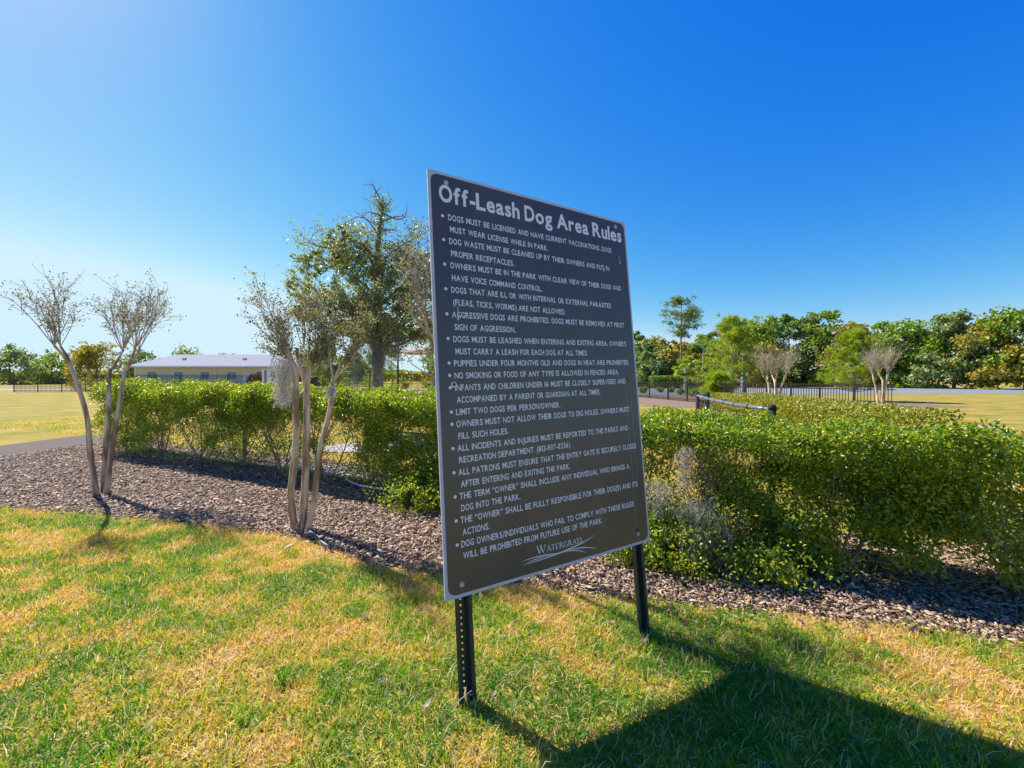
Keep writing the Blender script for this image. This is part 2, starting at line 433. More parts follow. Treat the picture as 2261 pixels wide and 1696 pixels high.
cols = [(.05, .032, .022), (.12, .075, .048), (.24, .155, .10), (.38, .26, .17), (.50, .36, .25), (.40, .21, .10), (.60, .48, .36)]
while len(cr.elements) < len(cols): cr.elements.new(.5)
for i, c in enumerate(cols): cr.elements[i].position = i / (len(cols) - 1); 
for i, c in enumerate(cols): cr.elements[i].color = (*c, 1)
L.new(ge.outputs['Random Per Island'], rr.inputs[0])
tc = N.new('ShaderNodeTexCoord'); nz = N.new('ShaderNodeTexNoise'); nz.inputs['Scale'].default_value = 120; L.new(tc.outputs['Object'], nz.inputs[0])
mm = N.new('ShaderNodeMixRGB'); mm.blend_type = 'MULTIPLY'; mm.inputs[0].default_value = .6
L.new(rr.outputs[0], mm.inputs[1]); L.new(nz.outputs['Fac'], mm.inputs[2]); 
sc = N.new('ShaderNodeMixRGB'); sc.blend_type = 'MULTIPLY'; sc.inputs[0].default_value = 1; sc.inputs[2].default_value = (1.4, 1.4, 1.4, 1)
L.new(mm.outputs[0], sc.inputs[1]); L.new(sc.outputs[0], b.inputs['Base Color'])
n = 120000
u = rng.uniform(-8.5, 5, n)
f_ = rng.uniform(0, 1, n) ** 1.15
e0, e1 = edge_y(u) + rng.normal(0, .05, n) - np.abs(rng.normal(0, .14, n)) * (rng.uniform(0, 1, n) < .08), back_y(u)
v_ = e0 + (e1 - e0) * f_
ok = np.abs(u) < 1.3 * v_ + .2
u, v_ = u[ok], v_[ok]
sz_ = rng.uniform(.014, .046, len(u)) * np.where(rng.uniform(0, 1, len(u)) < .09, 1.8, 1)
chips('mulch', u, v_, sz_, rng.uniform(.006, .034, len(u)), m_chip, label='loose brown bark mulch chips covering the bed under the hedge', category='mulch', kind='stuff')

# ================================================================== THE SIGN
sign = empty('park_rules_sign', (-.269, 1.703, CAM_H - .899), label='tall dark off-leash dog area rules board with pale border on two perforated posts', category='sign')
Msign = Matrix.Rotation(R(32.0), 4, 'Z') @ Matrix.Rotation(R(-6.03), 4, 'X')
sign.rotation_euler = Msign.to_euler()
SW, SH = 1.22, 1.83
m_plate = mat('sign_backing', (.50, .51, .57), .42, (.56, .57, .62), 6, spec=.5)
m_print = mat('printed_letter', (.82, .82, .84), .5)
# dark face: slightly uneven brushed film
m_face = mat('sign_face', (.062, .049, .042), .36, (.082, .066, .056), 2.2, spec=.75, bump=.03, bscale=90, stretch=(3, 1, .12))
def rrect(w, h, r, cx, cz, n=8):
    p = []
    for (sx, sz, a0) in ((1, -1, -90), (1, 1, 0), (-1, 1, 90), (-1, -1, 180)):
        for k in range(n + 1):
            a = R(a0 + 90 * k / n); p.append((cx + sx * (w / 2 - r) + r * math.cos(a), cz + sz * (h / 2 - r) + r * math.sin(a)))
    return p
def prism(mb, p2, y0, y1):
    n = len(p2)
    v = [(x, y0, z) for x, z in p2] + [(x, y1, z) for x, z in p2]
    mb.add(v, [tuple(range(n)), tuple(range(2 * n - 1, n - 1, -1))] + [(i, n + i, n + (i + 1) % n, (i + 1) % n) for i in range(n)])
mb = MB(); prism(mb, rrect(SW, SH, .006, SW / 2, SH / 2, 3), 0.0, .006); mb.build('backing_plate', m_plate, sign)
mb = MB(); prism(mb, rrect(SW - .026, SH - .028, .035, SW / 2 + .001, SH / 2), -.0012, -.0002); face = mb.build('face_panel', m_face, sign)

def text_mesh(s, offset=0.0):
    cu = bpy.data.curves.new('t', 'FONT'); cu.body = s; cu.size = 1; cu.offset = offset; cu.resolution_u = 3
    ob = bpy.data.objects.new('t', cu); col.objects.link(ob)
    dg = bpy.context.evaluated_depsgraph_get()
    me = bpy.data.meshes.new_from_object(ob.evaluated_get(dg))
    bpy.data.objects.remove(ob); bpy.data.curves.remove(cu)
    return me
GLYPH = {}
WID = {'8': 1.15, '1': 1.3, '3': 1.15, 'O': .84, 'C': .88, 'G': .88, 'Q': .84, 'D': .90, 'M': 1.02, 'W': .90, 'S': 1.12, 'E': 1.10, 'F': 1.10, 'L': 1.08, 'R': 1.06, 'B': 1.05, 'P': 1.05, 'T': .98}
def glyph(c, offset):
    if offset < .025 and c in 'MNW': offset *= .45
    k = (c, offset)
    if k not in GLYPH:
        me = text_mesh(c, offset); v = np.array([tuple(w.co) for w in me.vertices]).reshape(-1, 3)
        f = [tuple(p.vertices) for p in me.polygons]; bpy.data.meshes.remove(me)
        v[:, 0] -= v[:, 0].min(); v[:, 0] *= WID.get(c, 1.0); GLYPH[k] = (v, f, v[:, 0].max())
    return GLYPH[k][0], GLYPH[k][1], GLYPH[k][0][:, 0].max()
CAPH = glyph('H', 0.0)[0][:, 1].max()
NARROW = {'\u201c': .72, '\u201d': .72}
def put_text(s, u0, v0, u1, v1, cap, offset, name, y=-.0017, gap=.098, space=.37):
    """letters lie on the face: local x along the board, local z up, left end at (u0,v0), right end at (u1,v1)"""
    x = 0; items = []
    for c in s:
        if c == ' ': x += space; continue
        v, f, w = glyph(c, offset); items.append((v, f, x)); x += w + (.15 if c.isdigit() else gap) * (.6 if c in '.,-\'/()' else 1)
    tot = max(a[2] + a[0][:, 0].max() for a in items)
    fx = (u1 - u0) / tot; fz = cap / (CAPH + 2 * offset); mb = MB()
    for v, f, x in items:
        xx = (v[:, 0] + x); mb.add(np.stack([u0 + xx * fx, np.full(len(v), y), v0 + (v1 - v0) * xx / tot + (v[:, 1] + offset) * fz], 1), f)
    return mb.build(name, m_print, sign)
RULES = [
 (1, 'DOGS MUST BE LICENSED AND HAVE CURRENT VACCINATIONS. DOGS', .0887, 1.6126, 1.0901, 1.624),
 (0, 'MUST WEAR LICENSE WHILE IN PARK.', .0951, 1.5594, .6374, 1.561),
 (1, 'DOG WASTE MUST BE CLEANED UP BY THEIR OWNERS AND PUT IN', .0881, 1.5043, 1.0616, 1.5149),
 (0, 'PROPER RECEPTACLES.', .0949, 1.4490, .4238, 1.4507),
 (1, 'OWNERS MUST BE IN THE PARK WITH CLEAR VIEW OF THEIR DOGS AND', .0885, 1.3943, 1.1426, 1.4103),
 (0, 'HAVE VOICE COMMAND CONTROL.', .0937, 1.3386, .5825, 1.3429),
 (1, 'DOGS THAT ARE ILL OR WITH INTERNAL OR EXTERNAL PARASITES', .0879, 1.2842, 1.0535, 1.3011),
 (0, '(FLEAS, TICKS, WORMS) ARE NOT ALLOWED.', .0944, 1.2290, .7233, 1.2377),
 (1, 'AGGRESSIVE DOGS ARE PROHIBITED. DOGS MUST BE REMOVED AT FIRST', .0862, 1.1735, 1.1458, 1.197),
 (0, 'SIGN OF AGGRESSION.', .0952, 1.1185, .4106, 1.1252),
 (1, 'DOGS MUST BE LEASHED WHEN ENTERING AND EXITING AREA. OWNER\'S', .087, 1.0653, 1.1518, 1.0899),
 (0, 'MUST CARRY A LEASH FOR EACH DOG AT ALL TIMES.', .0945, 1.0114, .8556, 1.0286),
 (1, 'PUPPIES UNDER FOUR MONTHS OLD AND DOGS IN HEAT ARE PROHIBITED.', .085, .9587, 1.1636, .9852),
 (1, 'NO SMOKING OR FOOD OF ANY TYPE IS ALLOWED IN FENCED AREA.', .0847, .9055, 1.0758, .93),
 (1, 'INFANTS AND CHILDREN UNDER 16 MUST BE CLOSELY SUPERVISED AND', .0858, .8525, 1.124, .8793),
 (0, 'ACCOMPANIED BY A PARENT OR GUARDIAN AT ALL TIMES.', .0901, .8004, .9261, .8215),
 (1, 'LIMIT TWO DOGS PER PERSON/OWNER.', .0843, .7486, .6503, .7623),
 (1, 'OWNERS MUST NOT ALLOW THEIR DOGS TO DIG HOLES. OWNERS MUST', .0835, .6973, 1.1372, .7219),
 (0, 'FILL SUCH HOLES.', .0901, .646, .3409, .652),
 (1, 'ALL INCIDENTS AND INJURIES MUST BE REPORTED TO THE PARKS AND', .0834, .5949, 1.1139, .6199),
 (0, 'RECREATION DEPARTMENT. (813-907-0256)', .0886, .5449, .6965, .5605),
 (1, 'ALL PATRONS MUST ENSURE THAT THE ENTRY GATE IS SECURELY CLOSED', .0824, .494, 1.1683, .5172),
 (0, 'AFTER ENTERING AND EXITING THE PARK.', .0913, .4438, .6886, .4553),
 (1, 'THE TERM \u201cOWNER\u201d SHALL INCLUDE ANY INDIVIDUAL WHO BRINGS A', .0833, .3944, 1.1015, .4112),
 (0, 'DOG INTO THE PARK.', .0876, .3443, .3846, .3513),
 (1, 'THE \u201cOWNER\u201d SHALL BE FULLY RESPONSIBLE FOR THEIR DOG(S) AND ITS', .0824, .2959, 1.1546, .3091),
 (0, 'ACTIONS.', .089, .2457, .2183, .2482),
 (1, 'DOG OWNERS/INDIVIDUALS WHO FAIL TO COMPLY WITH THESE RULES', .0801, .1979, 1.114, .2071),
 (0, 'WILL BE PROHIBITED FROM FUTURE USE OF THE PARK.', .0877, .1497, .8772, .1586)]
put_text('Off-Leash Dog Area Rules', .0493, 1.692, 1.1797, 1.700, .0813, .027, 'title_lettering', gap=.065, space=.24)
bul = MB(); a_ = np.linspace(0, 2 * PI, 14, endpoint=False)
bul.add([(math.cos(a) * .0072, 0, math.sin(a) * .0072) for a in a_], [tuple(range(14))])
bullet0 = None
for (bl, s, u0, v0, u1, v1) in RULES:
    put_text(s, u0, v0, u1, v1, .0272, .015, 'rule_lettering')
    if bl:
        if bullet0 is None: o = bullet0 = bul.build('bullet', m_print, sign)
        else: o = bullet0.copy(); col.objects.link(o); o.parent = sign
        o.location = (.0625, -.0017, v0 + .0143)
# logo: serif small capitals drawn stroke by stroke, and five grass strokes
def poly_letter(mb, strokes, u, v, h):
    for (x0, z0, x1, z1, w) in strokes:
        p0, p1 = np.array([u + x0 * h, v + z0 * h]), np.array([u + x1 * h, v + z1 * h])
        d = p1 - p0; l = np.linalg.norm(d); d /= l; nrm = np.array([-d[1], d[0]]) * w * h / 2
        q = [p0 - nrm, p1 - nrm, p1 + nrm, p0 + nrm]
        mb.add([(a[0], -.0016 - .00002 * len(mb.f) % .0006, a[1]) for a in q], [(0, 1, 2, 3)])
TK, TN, SR = .13, .06, .05
LET = {
 'W': (1.45, [(.03, 1, .36, 0, TK), (.36, 0, .72, 1, TN), (.55, 1, .95, 0, TK), (.95, 0, 1.3, 1, TN), (-.1, 1, .2, 1, SR), (.45, 1, .8, 1, SR), (1.18, 1, 1.42, 1, SR)]),
 'A': (.95, [(.08, 0, .45, 1, TN), (.45, 1, .84, 0, TK), (.2, .36, .68, .36, TN), (-.02, 0, .2, 0, SR), (.7, 0, .98, 0, SR)]),
 'T': (.85, [(.4, 0, .4, 1, TK), (0, 1, .8, 1, TN), (0, .84, 0, 1, SR), (.8, .84, .8, 1, SR), (.27, 0, .55, 0, SR)]),
 'E': (.75, [(.15, 0, .15, 1, TK), (.05, 1, .6, 1, TN), (.15, .52, .5, .52, TN), (.05, 0, .65, 0, TN), (.6, .86, .6, 1, SR), (.65, 0, .65, .16, SR)]),
 'R': (.9, [(.15, 0, .15, 1, TK), (.05, 1, .42, 1, TN), (.42, 1, .58, .85, TK), (.58, .88, .58, .62, TK), (.58, .66, .42, .5, TK), (.15, .5, .45, .5, TN), (.4, .5, .85, 0, TK), (.03, 0, .28, 0, SR)]),
 'G': (.95, [(.78, .82, .55, .98, TN), (.57, .99, .3, .92, TN), (.32, .95, .1, .66, TK), (.11, .7, .11, .32, TK), (.1, .34, .32, .06, TK), (.3, .06, .56, .0, TN), (.54, .0, .78, .1, TN), (.78, .06, .78, .42, TK), (.62, .42, .92, .42, SR), (.78, .98, .78, .8, SR)]),
 'S': (.65, [(.5, .8, .36, .97, TN), (.38, .98, .16, .93, TN), (.17, .95, .08, .74, TK), (.07, .78, .5, .32, TK), (.5, .34, .46, .1, TK), (.46, .1, .28, .0, TN), (.3, .0, .06, .06, TN), (.06, .03, .06, .24, SR), (.5, .98, .5, .8, SR)]),
}
mb = MB(); word = 'WATERGRASS'; hs_ = [.0345] + [.0262] * 9
tw = sum(LET[c][0] * h for c, h in zip(word, hs_)) + .0016 * 9; k = (.735 - .4595) / tw
u = .4605
for i, (c, h) in enumerate(zip(word, hs_)):
    tmp = MB(); poly_letter(tmp, LET[c][1], 0, 0, h)
    V_ = np.concatenate(tmp.v); V_[:, 0] = V_[:, 0] * k + u; V_[:, 2] += .0905 - .0012 * i / 9
    V_[:, 1] = -.0016 - .00003 * (np.arange(len(V_)) // 4)
    mb.add(V_, tmp.f); u += (LET[c][0] * h + .0016) * k
mb.build('logo_lettering', m_print, sign)
def bez(p, n=24):
    t = np.linspace(0, 1, n)[:, None]; p = np.array(p, float)
    # smooth curve through three or four points
    if len(p) == 3:
        c = 2 * p[1] - .5 * (p[0] + p[2]); return (1 - t) ** 2 * p[0] + 2 * t * (1 - t) * c + t ** 2 * p[2]
    c1, c2 = p[1], p[2]
    return (1 - t) ** 3 * p[0] + 3 * t * (1 - t) ** 2 * c1 + 3 * t ** 2 * (1 - t) * c2 + t ** 3 * p[3]
for q, w, yy_ in (([(.376, .0594), (.56, .062), (.73, .078), (.8239, .1111)], .0058, -.0019), ([(.369, .0753), (.458, .0801), (.5795, .0711)], .0036, -.0021), ([(.3842, .0625), (.48, .0725), (.5917, .0707)], .0036, -.0023),
                  ([(.6158, .0720), (.735, .0640), (.8269, .0389)], .0044, -.0021), ([(.600, .0680), (.69, .0600), (.7529, .036)], .0044, -.0023)):
    p = bez(q); d = np.gradient(p, axis=0); d /= np.linalg.norm(d, axis=1)[:, None]; nr = np.stack([-d[:, 1], d[:, 0]], 1)
    ww = w * np.sin(np.linspace(.12, PI - .12, len(p)))[:, None] / 2
    a, b_ = p + nr * ww, p - nr * ww; n = len(p)
    mb = MB(); mb.add([(x, yy_, z) for x, z in a] + [(x, yy_, z) for x, z in b_], [(i, i + 1, n + i + 1, n + i) for i in range(n - 1)])
    mb.build('logo_grass_stroke', m_print, sign)
# bolts
m_bolt = mat('zinc_bolt', (.58, .57, .50), .4, (.42, .40, .33), 90, spec=.9)
m_rust = mat('rust', (.16, .045, .02), .9, (.28, .09, .035), 130)
AX = [[1, 0, 0], [0, 0, 1], [0, -1, 0]]            # lathe axis z -> board -y (towards the reader)
AX = np.array([[1, 0, 0], [0, 0, -1], [0, 1, 0]])
def bolt(u, v, rusty=False, washer=True):
    mb = MB(); mb.lathe([(.0112, 0), (.0112, .0016), (.0100, .0022), (.0052, .0024), (.0048, .006), (.0040, .0072), (.0015, .0076)], (u, -.0013, v), 18, AX)
    o = mb.build('bolt', m_rust if rusty else m_bolt, sign)
    return o
bolt(.0757, .051); bolt(1.13, .0562); bolt(.0869, 1.7851); bolt(1.1373, 1.7881)
mb = MB(); mb.lathe([(.0125, 0), (.0125, .0014), (.0110, .0020)], (.0802, -.0013, .8801), 20, AX); w_ = mb.build('washer', m_print, sign, label='pale washer round the rusty left middle bolt')
mb = MB(); mb.lathe([(.0082, .0021), (.0082, .003), (.006, .0042), (.002, .0045)], (.0802, -.0013, .8801), 14, AX); mb.build('bolt', m_rust, sign, label='rusty left middle bolt')
mb = MB(); mb.lathe([(.0100, 0), (.0095, .001), (.006, .0024), (.002, .003)], (1.1398, -.0013, .9014), 9, AX); mb.build('bolt', m_rust, sign, label='rusty right middle bolt')
# dark stain round the lower right bolt, scratches
m_stain = mat('stain', (.010, .009, .008), .6)
def blot(p2, m, name, y):
    mb = MB(); mb.add([(x, y, z) for x, z in p2], [tuple(range(len(p2)))]); return mb.build(name, m, sign)
blot([(1.119, .052), (1.124, .044), (1.137, .044), (1.142, .055), (1.140, .068), (1.135, .082), (1.129, .09), (1.123, .08), (1.119, .065)], m_stain, 'stain', -.00125)
blot([(1.1505, 1.619), (1.1525, 1.62), (1.153, 1.585), (1.155, 1.572), (1.151, 1.563), (1.149, 1.575), (1.151, 1.590)], m_print, 'scratch', -.0024)
blot([(.1135, 1.226), (.1155, 1.226), (.1165, 1.185), (.119, 1.168), (.1140, 1.160), (.1115, 1.170), (.1138, 1.19)], m_print, 'scratch', -.0024)
blot([(1.016, 1.525), (1.022, 1.526), (1.021, 1.503), (1.018, 1.503)], m_print, 'scratch', -.0024)
for uu, z0, z1 in ((1.1215, .10, .88), (1.1560, .30, .86), (.0757, .004 + .015, .045)):
    blot([(uu, z0), (uu + .0008, z0), (uu + .0008, z1), (uu, z1)], m_plate, 'runoff_streak', -.0016)

# perforated U channel posts (hat section open towards the reader)
m_post = mat('green_black_post', (.022, .030, .027), .42, (.035, .045, .040), 40, spec=.6, bump=.05, bscale=120)
def channel_post(uc, z0, z1):
    """uc = centre of the post on the board, front lips touch the back of the plate"""
    y0 = .0065; dep = .031; th = .0028
    prof = [(-.039, y0), (-.022, y0), (-.015, y0 + dep), (.015, y0 + dep), (.022, y0), (.039, y0)]
    mb = MB()
    hole_r = .0048; pitch = .0254
    # lips and walls as thin closed slabs
    for i in (0, 1, 3, 4):
        (xa, ya), (xb, yb) = prof[i], prof[i + 1]
        d = np.array([xb - xa, yb - ya]); d /= np.linalg.norm(d); nr = np.array([-d[1], d[0]]) * th
        e_ = .0004
        A = [(xa, ya), (xb, yb), (xb + nr[0], yb + nr[1]), (xa + nr[0], ya + nr[1])]
        v = [(uc + a, b, z0) for a, b in A] + [(uc + a, b, z1) for a, b in A]
        mb.add(v, [(0, 1, 5, 4), (1, 2, 6, 5), (2, 3, 7, 6), (3, 0, 4, 7), (3, 2, 1, 0), (4, 5, 6, 7)])
    # web with round holes
    m = int((z1 - z0) / pitch); K = 12
    hw = .015
    zz = z0
    yw = y0 + dep + .0002
    for k in range(m):
        c = z1 - (k + .5) * pitch
        sq = [];  ci = []
        for j in range(K):
            a = 2 * PI * j / K + PI / K
            ca, sa = math.cos(a), math.sin(a)
            s_ = min(hw / abs(ca) if abs(ca) > 1e-6 else 9, (pitch / 2) / abs(sa) if abs(sa) > 1e-6 else 9)
            sq.append((uc + ca * s_, c + sa * s_)); ci.append((uc + ca * hole_r, c + sa * hole_r))
        # true corners
        v = [(x, yw, z) for x, z in sq] + [(x, yw, z) for x, z in ci] + [(x, yw + th, z) for x, z in ci]
        f = [(j, (j + 1) % K, K + (j + 1) % K, K + j) for j in range(K)] + [(K + j, K + (j + 1) % K, 2 * K + (j + 1) % K, 2 * K + j) for j in range(K)]
        # corner fillers
        cor = [(uc + sx * hw, yw, c + sz * pitch / 2) for sx, sz in ((1, 1), (-1, 1), (-1, -1), (1, -1))]
        base_i = len(v); v += cor
        for q, (sx, sz) in enumerate(((1, 1), (-1, 1), (-1, -1), (1, -1))):
            # the two outline points on either side of this corner
            best = None
            for j in range(K):
                a, b_ = sq[j], sq[(j + 1) % K]
                on_x = abs(a[0] - (uc + sx * hw)) < 1e-6 or abs(b_[0] - (uc + sx * hw)) < 1e-6
                on_z = abs(a[1] - (c + sz * pitch / 2)) < 1e-6 or abs(b_[1] - (c + sz * pitch / 2)) < 1e-6
                if on_x and on_z: best = j
            if best is not None: f.append((best, (best + 1) % K, base_i + q))
        mb.add(v, f)
    return mb.build('post', m_post, sign)
channel_post(.083, -.62, SH - .01)
channel_post(1.133, -.62, SH - .01)

# ================================================================== CHAIN LINK FENCE
FZ = 1.12
m_rail = mat('dark_vinyl_rail', (.015, .016, .018), .75, (.022, .024, .028), 25, spec=.2)
m_toprail = mat('top_rail_painted_sheen', (.10, .105, .12), .38, (.15, .155, .17), 18, spec=.6)  # dark rail lightened: the sheen of the sky is painted into its base colour
cf = empty('chain_link_fence', (2.30, 3.75, 0), label='dark vinyl chain link fence with round top rail running behind the front hedge', category='fence')
def lp(p): return (p[0] - 2.30, p[1] - 3.75, p[2])
main = [(-8.5, 4.86 + .4825 * 8.5), (-4.4, 4.86 + .4825 * 4.4), (-1.99, 5.82), (.2, 4.763), (2.30, 3.75)]
side = [(2.30, 3.75), (2.38, 4.5), (2.58, 5.4), (2.84, 6.3), (3.1, 7.1), (3.42, 7.42)]
def gzz(x): return float(gz(x))
def rail_obj(pts, hh=FZ):
    p = []
    for a, b_ in zip(pts[:-1], pts[1:]):
        for t in (0, .5): p.append((a[0] + (b_[0] - a[0]) * t, a[1] + (b_[1] - a[1]) * t))
    p.append(pts[-1])
    mb = MB(); mb.tube([lp((x, y, gzz(x) + hh)) for x, y in p], .0205, 10); mb.build('top_rail', m_toprail, cf)
rail_obj(main[:-1] + [(2.30, 3.75)], 1.00); rail_obj(side)
for (x, y) in main + side[4:]:
    ph = 1.0 if (x, y) in main[:-1] else FZ
    mb = MB(); mb.tube([lp((x, y, gzz(x) - .02)), lp((x, y, gzz(x) + ph + .01))], .029, 10)
    mb.lathe([(.033, 0), (.033, .02), (.02, .04), (.004, .046)], lp((x, y, gzz(x) + ph + .005)), 10); mb.build('post', m_rail, cf)
def band(x, y):
    mb = MB(); mb.lathe([(.031, -.012), (.031, .012)], (0, 0, 0), 10); return mb
for t in np.linspace(.06, .95, 7):                       # coupling bands on the side rail
    k = t * 2.99; i = int(k); f = k - i; a, b_ = side[i], side[i + 1]
    x, y = a[0] + (b_[0] - a[0]) * f, a[1] + (b_[1] - a[1]) * f
    d = np.array([b_[0] - a[0], b_[1] - a[1], 0]); d /= np.linalg.norm(d)
    c = np.array(lp((x, y, gzz(x) + FZ))); mb = MB(); mb.tube([c - d * .012, c + d * .012], .024, 10); mb.build('rail_band', m_rail, cf)
def mesh_fabric(pts, parent, name='wire_mesh', hh=FZ):
    pitch = .036; V = []; T = []; nv = 0
    for a, b_ in zip(pts[:-1], pts[1:]):
        a = np.array(a, float); b_ = np.array(b_, float); L_ = np.linalg.norm(b_ - a); d = (b_ - a) / L_
        nw = int(L_ / (2 * pitch)) + 1
        nr = np.array([-d[1], d[0]])
        rows = int((hh - .05) / pitch)
        for w in range(nw):
            s0 = w * 2 * pitch
            for k in range(rows):                        # two zigzag wires make a column of diamonds
                z0, z1 = .03 + k * pitch, .03 + (k + 1) * pitch
                for sgn in (0, 1):
                    if sgn == 0: sa, sb = (s0, s0 + pitch) if k % 2 == 0 else (s0 + pitch, s0)
                    else: sa, sb = (s0 + 2 * pitch, s0 + pitch) if k % 2 == 0 else (s0 + pitch, s0 + 2 * pitch)
                    if max(sa, sb) > L_ + pitch: continue
                    pa, pb = a + d * sa, a + d * sb
                    g = gzz(pa[0]); r = .0019; o_ = nr * .002 * (1 if sgn else -1)
                    dd = np.array([0, 0, 1.0]) * r
                    A = np.array([pa[0] + o_[0], pa[1] + o_[1], g + z0]); B = np.array([pb[0] + o_[0], pb[1] + o_[1], g + z1])
                    n3 = np.array([nr[0], nr[1], 0]) * r; t3 = np.array([d[0], d[1], 0]) * r
                    V += [A + t3, A + n3 - t3, A - n3 - t3, B + t3, B + n3 - t3, B - n3 - t3]
                    T += [(nv, nv + 1, nv + 4, nv + 3), (nv + 1, nv + 2, nv + 5, nv + 4), (nv + 2, nv, nv + 3, nv + 5)]; nv += 6
    V = np.array(V) - np.array([2.30, 3.75, 0])
    me = fast_mesh(name, V, quads=np.array(T)); me.materials.append(m_rail)
    return link(name, me, parent, kind='stuff')
mesh_fabric([(-5.6, 4.86 + .4825 * 5.6), (2.30, 3.75)], cf, hh=1.0)
mesh_fabric([(2.84, 6.3), (3.1, 7.1), (3.42, 7.42)], cf)
mesh_fabric([(2.33, 4.0), (2.38, 4.5), (2.58, 5.4), (2.84, 6.3)], cf)

# ================================================================== HEDGES
m_stem = mat('hedge_stem', (.28, .21, .14), .85, (.42, .34, .25), 30)
def holes_at(x, z):
    """thin places of the front hedge (x along the hedge, z height): 1 = open, 0 = full"""
    h = np.zeros(len(x))
    for (cx, cz, rx, rz, a) in [(-2.12, .5, .40, .36, 1.0), (-3.2, .5, .8, .32, .85), (-2.75, .6, .3, .25, .95), (-1.7, .3, .12, .2, .6), (1.9, .55, .12, .1, .8), (2.1, .5, .2, .1, .8), (1.75, .85, .1, .05, .6), (2.25, .25, .2, .08, .8), (1.42, .62, .24, .3, 1.0), (1.2, .62, .12, .2, .7), (-3.0, .62, .75, .22, .8), (-2.55, .30, .95, .20, .97), (-2.15, .68, .30, .20, .92), (-2.25, .28, .42, .24, .97), (-3.9, .35, .8, .25, .85), (-3.6, .12, 1.2, .14, 1.0), (-1.9, .08, .5, .13, 1),
                              (1.47, .66, .25, .20, .97), (1.50, .40, .20, .18, .97), (1.25, .55, .18, .28, .8), (1.95, .74, .14, .07, .75), (2.4, .36, .2, .14, .3), (1.72, .16, .12, .14, .8), (-.72, .50, .22, .12, .7), (-1.0, .75, .16, .1, .5), (-1.25, .35, .14, .12, .6),
                              (3.2, .45, .22, .2, .7), (4.1, .5, .2, .2, .7), (-5.4, .4, .6, .3, .85), (0.3, .4, .3, .25, .6)]:
        h = np.maximum(h, a * np.exp(-(((x - cx) / rx) ** 2 + ((z - cz) / rz) ** 2) ** 1.6 * .7))
    return h
def hedge_points(x0, x1, line, top, thick, n, seed, open_fn=holes_at, band=.30):
    """random points inside the hedge volume kept where the foliage is dense; line(x) -> y of the centre line"""
    x = rng.uniform(x0, x1, n); z = rng.uniform(.02, 1, n) ** .8 * top(x) ; d = rng.uniform(-1, 1, n)
    tz = z / top(x)
    w = np.where(tz > .7, 1.0, .82 + .18 * np.sin(tz * 6))
    # rounded top edge, bulging front
    y = line(x) + d * thick * w * (1 + .22 * (fbm(np.stack([x, z], 1), 2.2, seed) - .5) * 2)
    z = z * (1 + .12 * (fbm(np.stack([x, y], 1), 3.5, seed + 3) - .5) * 2) - .06 * np.abs(d) ** 4 * (tz > .85)
    P = np.stack([x, y, z], 1)
    nz_ = fbm(P, 4.6, seed + 5, 3); nl_ = fbm(np.stack([x, z], 1), 3.1, seed + 31, 2)
    dens = np.where(z > top(x) - band, .62 + .7 * (nz_ - .35), (nz_ - np.where(x > 1.6, .34, .385)) * 4.6 * np.clip((nl_ - np.where(x > 1.6, .24, .34)) * 6, .15, 1.3))
    dens = dens * (.30 + .70 * np.abs(d) ** .7)
    dens = dens * (1 - open_fn(x, z) * (z < top(x) - band * .6))
    low = np.clip((z - (.02 + .12 * vnoise(np.stack([x, 0 * x], 1), 2.1, seed + 8))) / .12, 0, 1)
    keep = rng.uniform(0, 1, n) < dens * low
    P = P[keep]; P[:, 2] += gz(P[:, 0])
    return P
def hedge_shrub(base, pts, nstem, label, group, size=.026, mleaf=LEAF_HEDGE, aspect=.56, sth=.85):
    root = empty('hedge_shrub', base, label=label, category='shrub', group=group)
    q = pts - np.array(base)
    mb = MB()
    if len(q):
        tg = q[rng.choice(len(q), min(len(q), nstem * 9), replace=False)]
        tg = tg[tg[:, 2] > .35 * sth]
        stems = []
        for k in range(nstem):
            a = rnd.uniform(0, 2 * PI); b0 = np.array([math.cos(a) * .06, math.sin(a) * .05, -.02])
            top = np.array([rnd.uniform(-.42, .42), rnd.uniform(-.12, .12), sth * rnd.uniform(.85, 1.12)])
            p = curve_pts(b0, top, 8, wob=.07); stems.append(p)
            mb.tube(p, np.linspace(.012, .005, 8) * rnd.uniform(.6, 1.15), 5)
        for t in tg:
            s = stems[rnd.randrange(nstem)]; i = max(1, min(6, int(t[2] / (sth * 1.15) * 7 * rnd.uniform(.35, .9))))
            p = curve_pts(s[i], t, 5, wob=.08)
            mb.tube(p, np.linspace(.0038, .0014, 5), 3, cap=False)
    mb.build('stems', m_stem, root)
    out = q * np.array([.3, 1, .3]); out /= np.linalg.norm(out, axis=1)[:, None] + 1e-6
    leaves('foliage', q, size, mleaf, root, aspect=aspect, up=.35, out=out, kind='stuff')
    return root
hline = lambda x: 4.30 - .4825 * x
htop = lambda x: np.interp(x, [-6, -3, 0, 2, 5], [1.24, 1.22, 1.15, 1.10, 1.05])
edges = [-7.4, -6.4, -5.35, -4.4, -3.5, -2.75, -2.0, -1.3, -.62, .05, .72, 1.38, 2.05, 2.8, 3.7, 4.8]
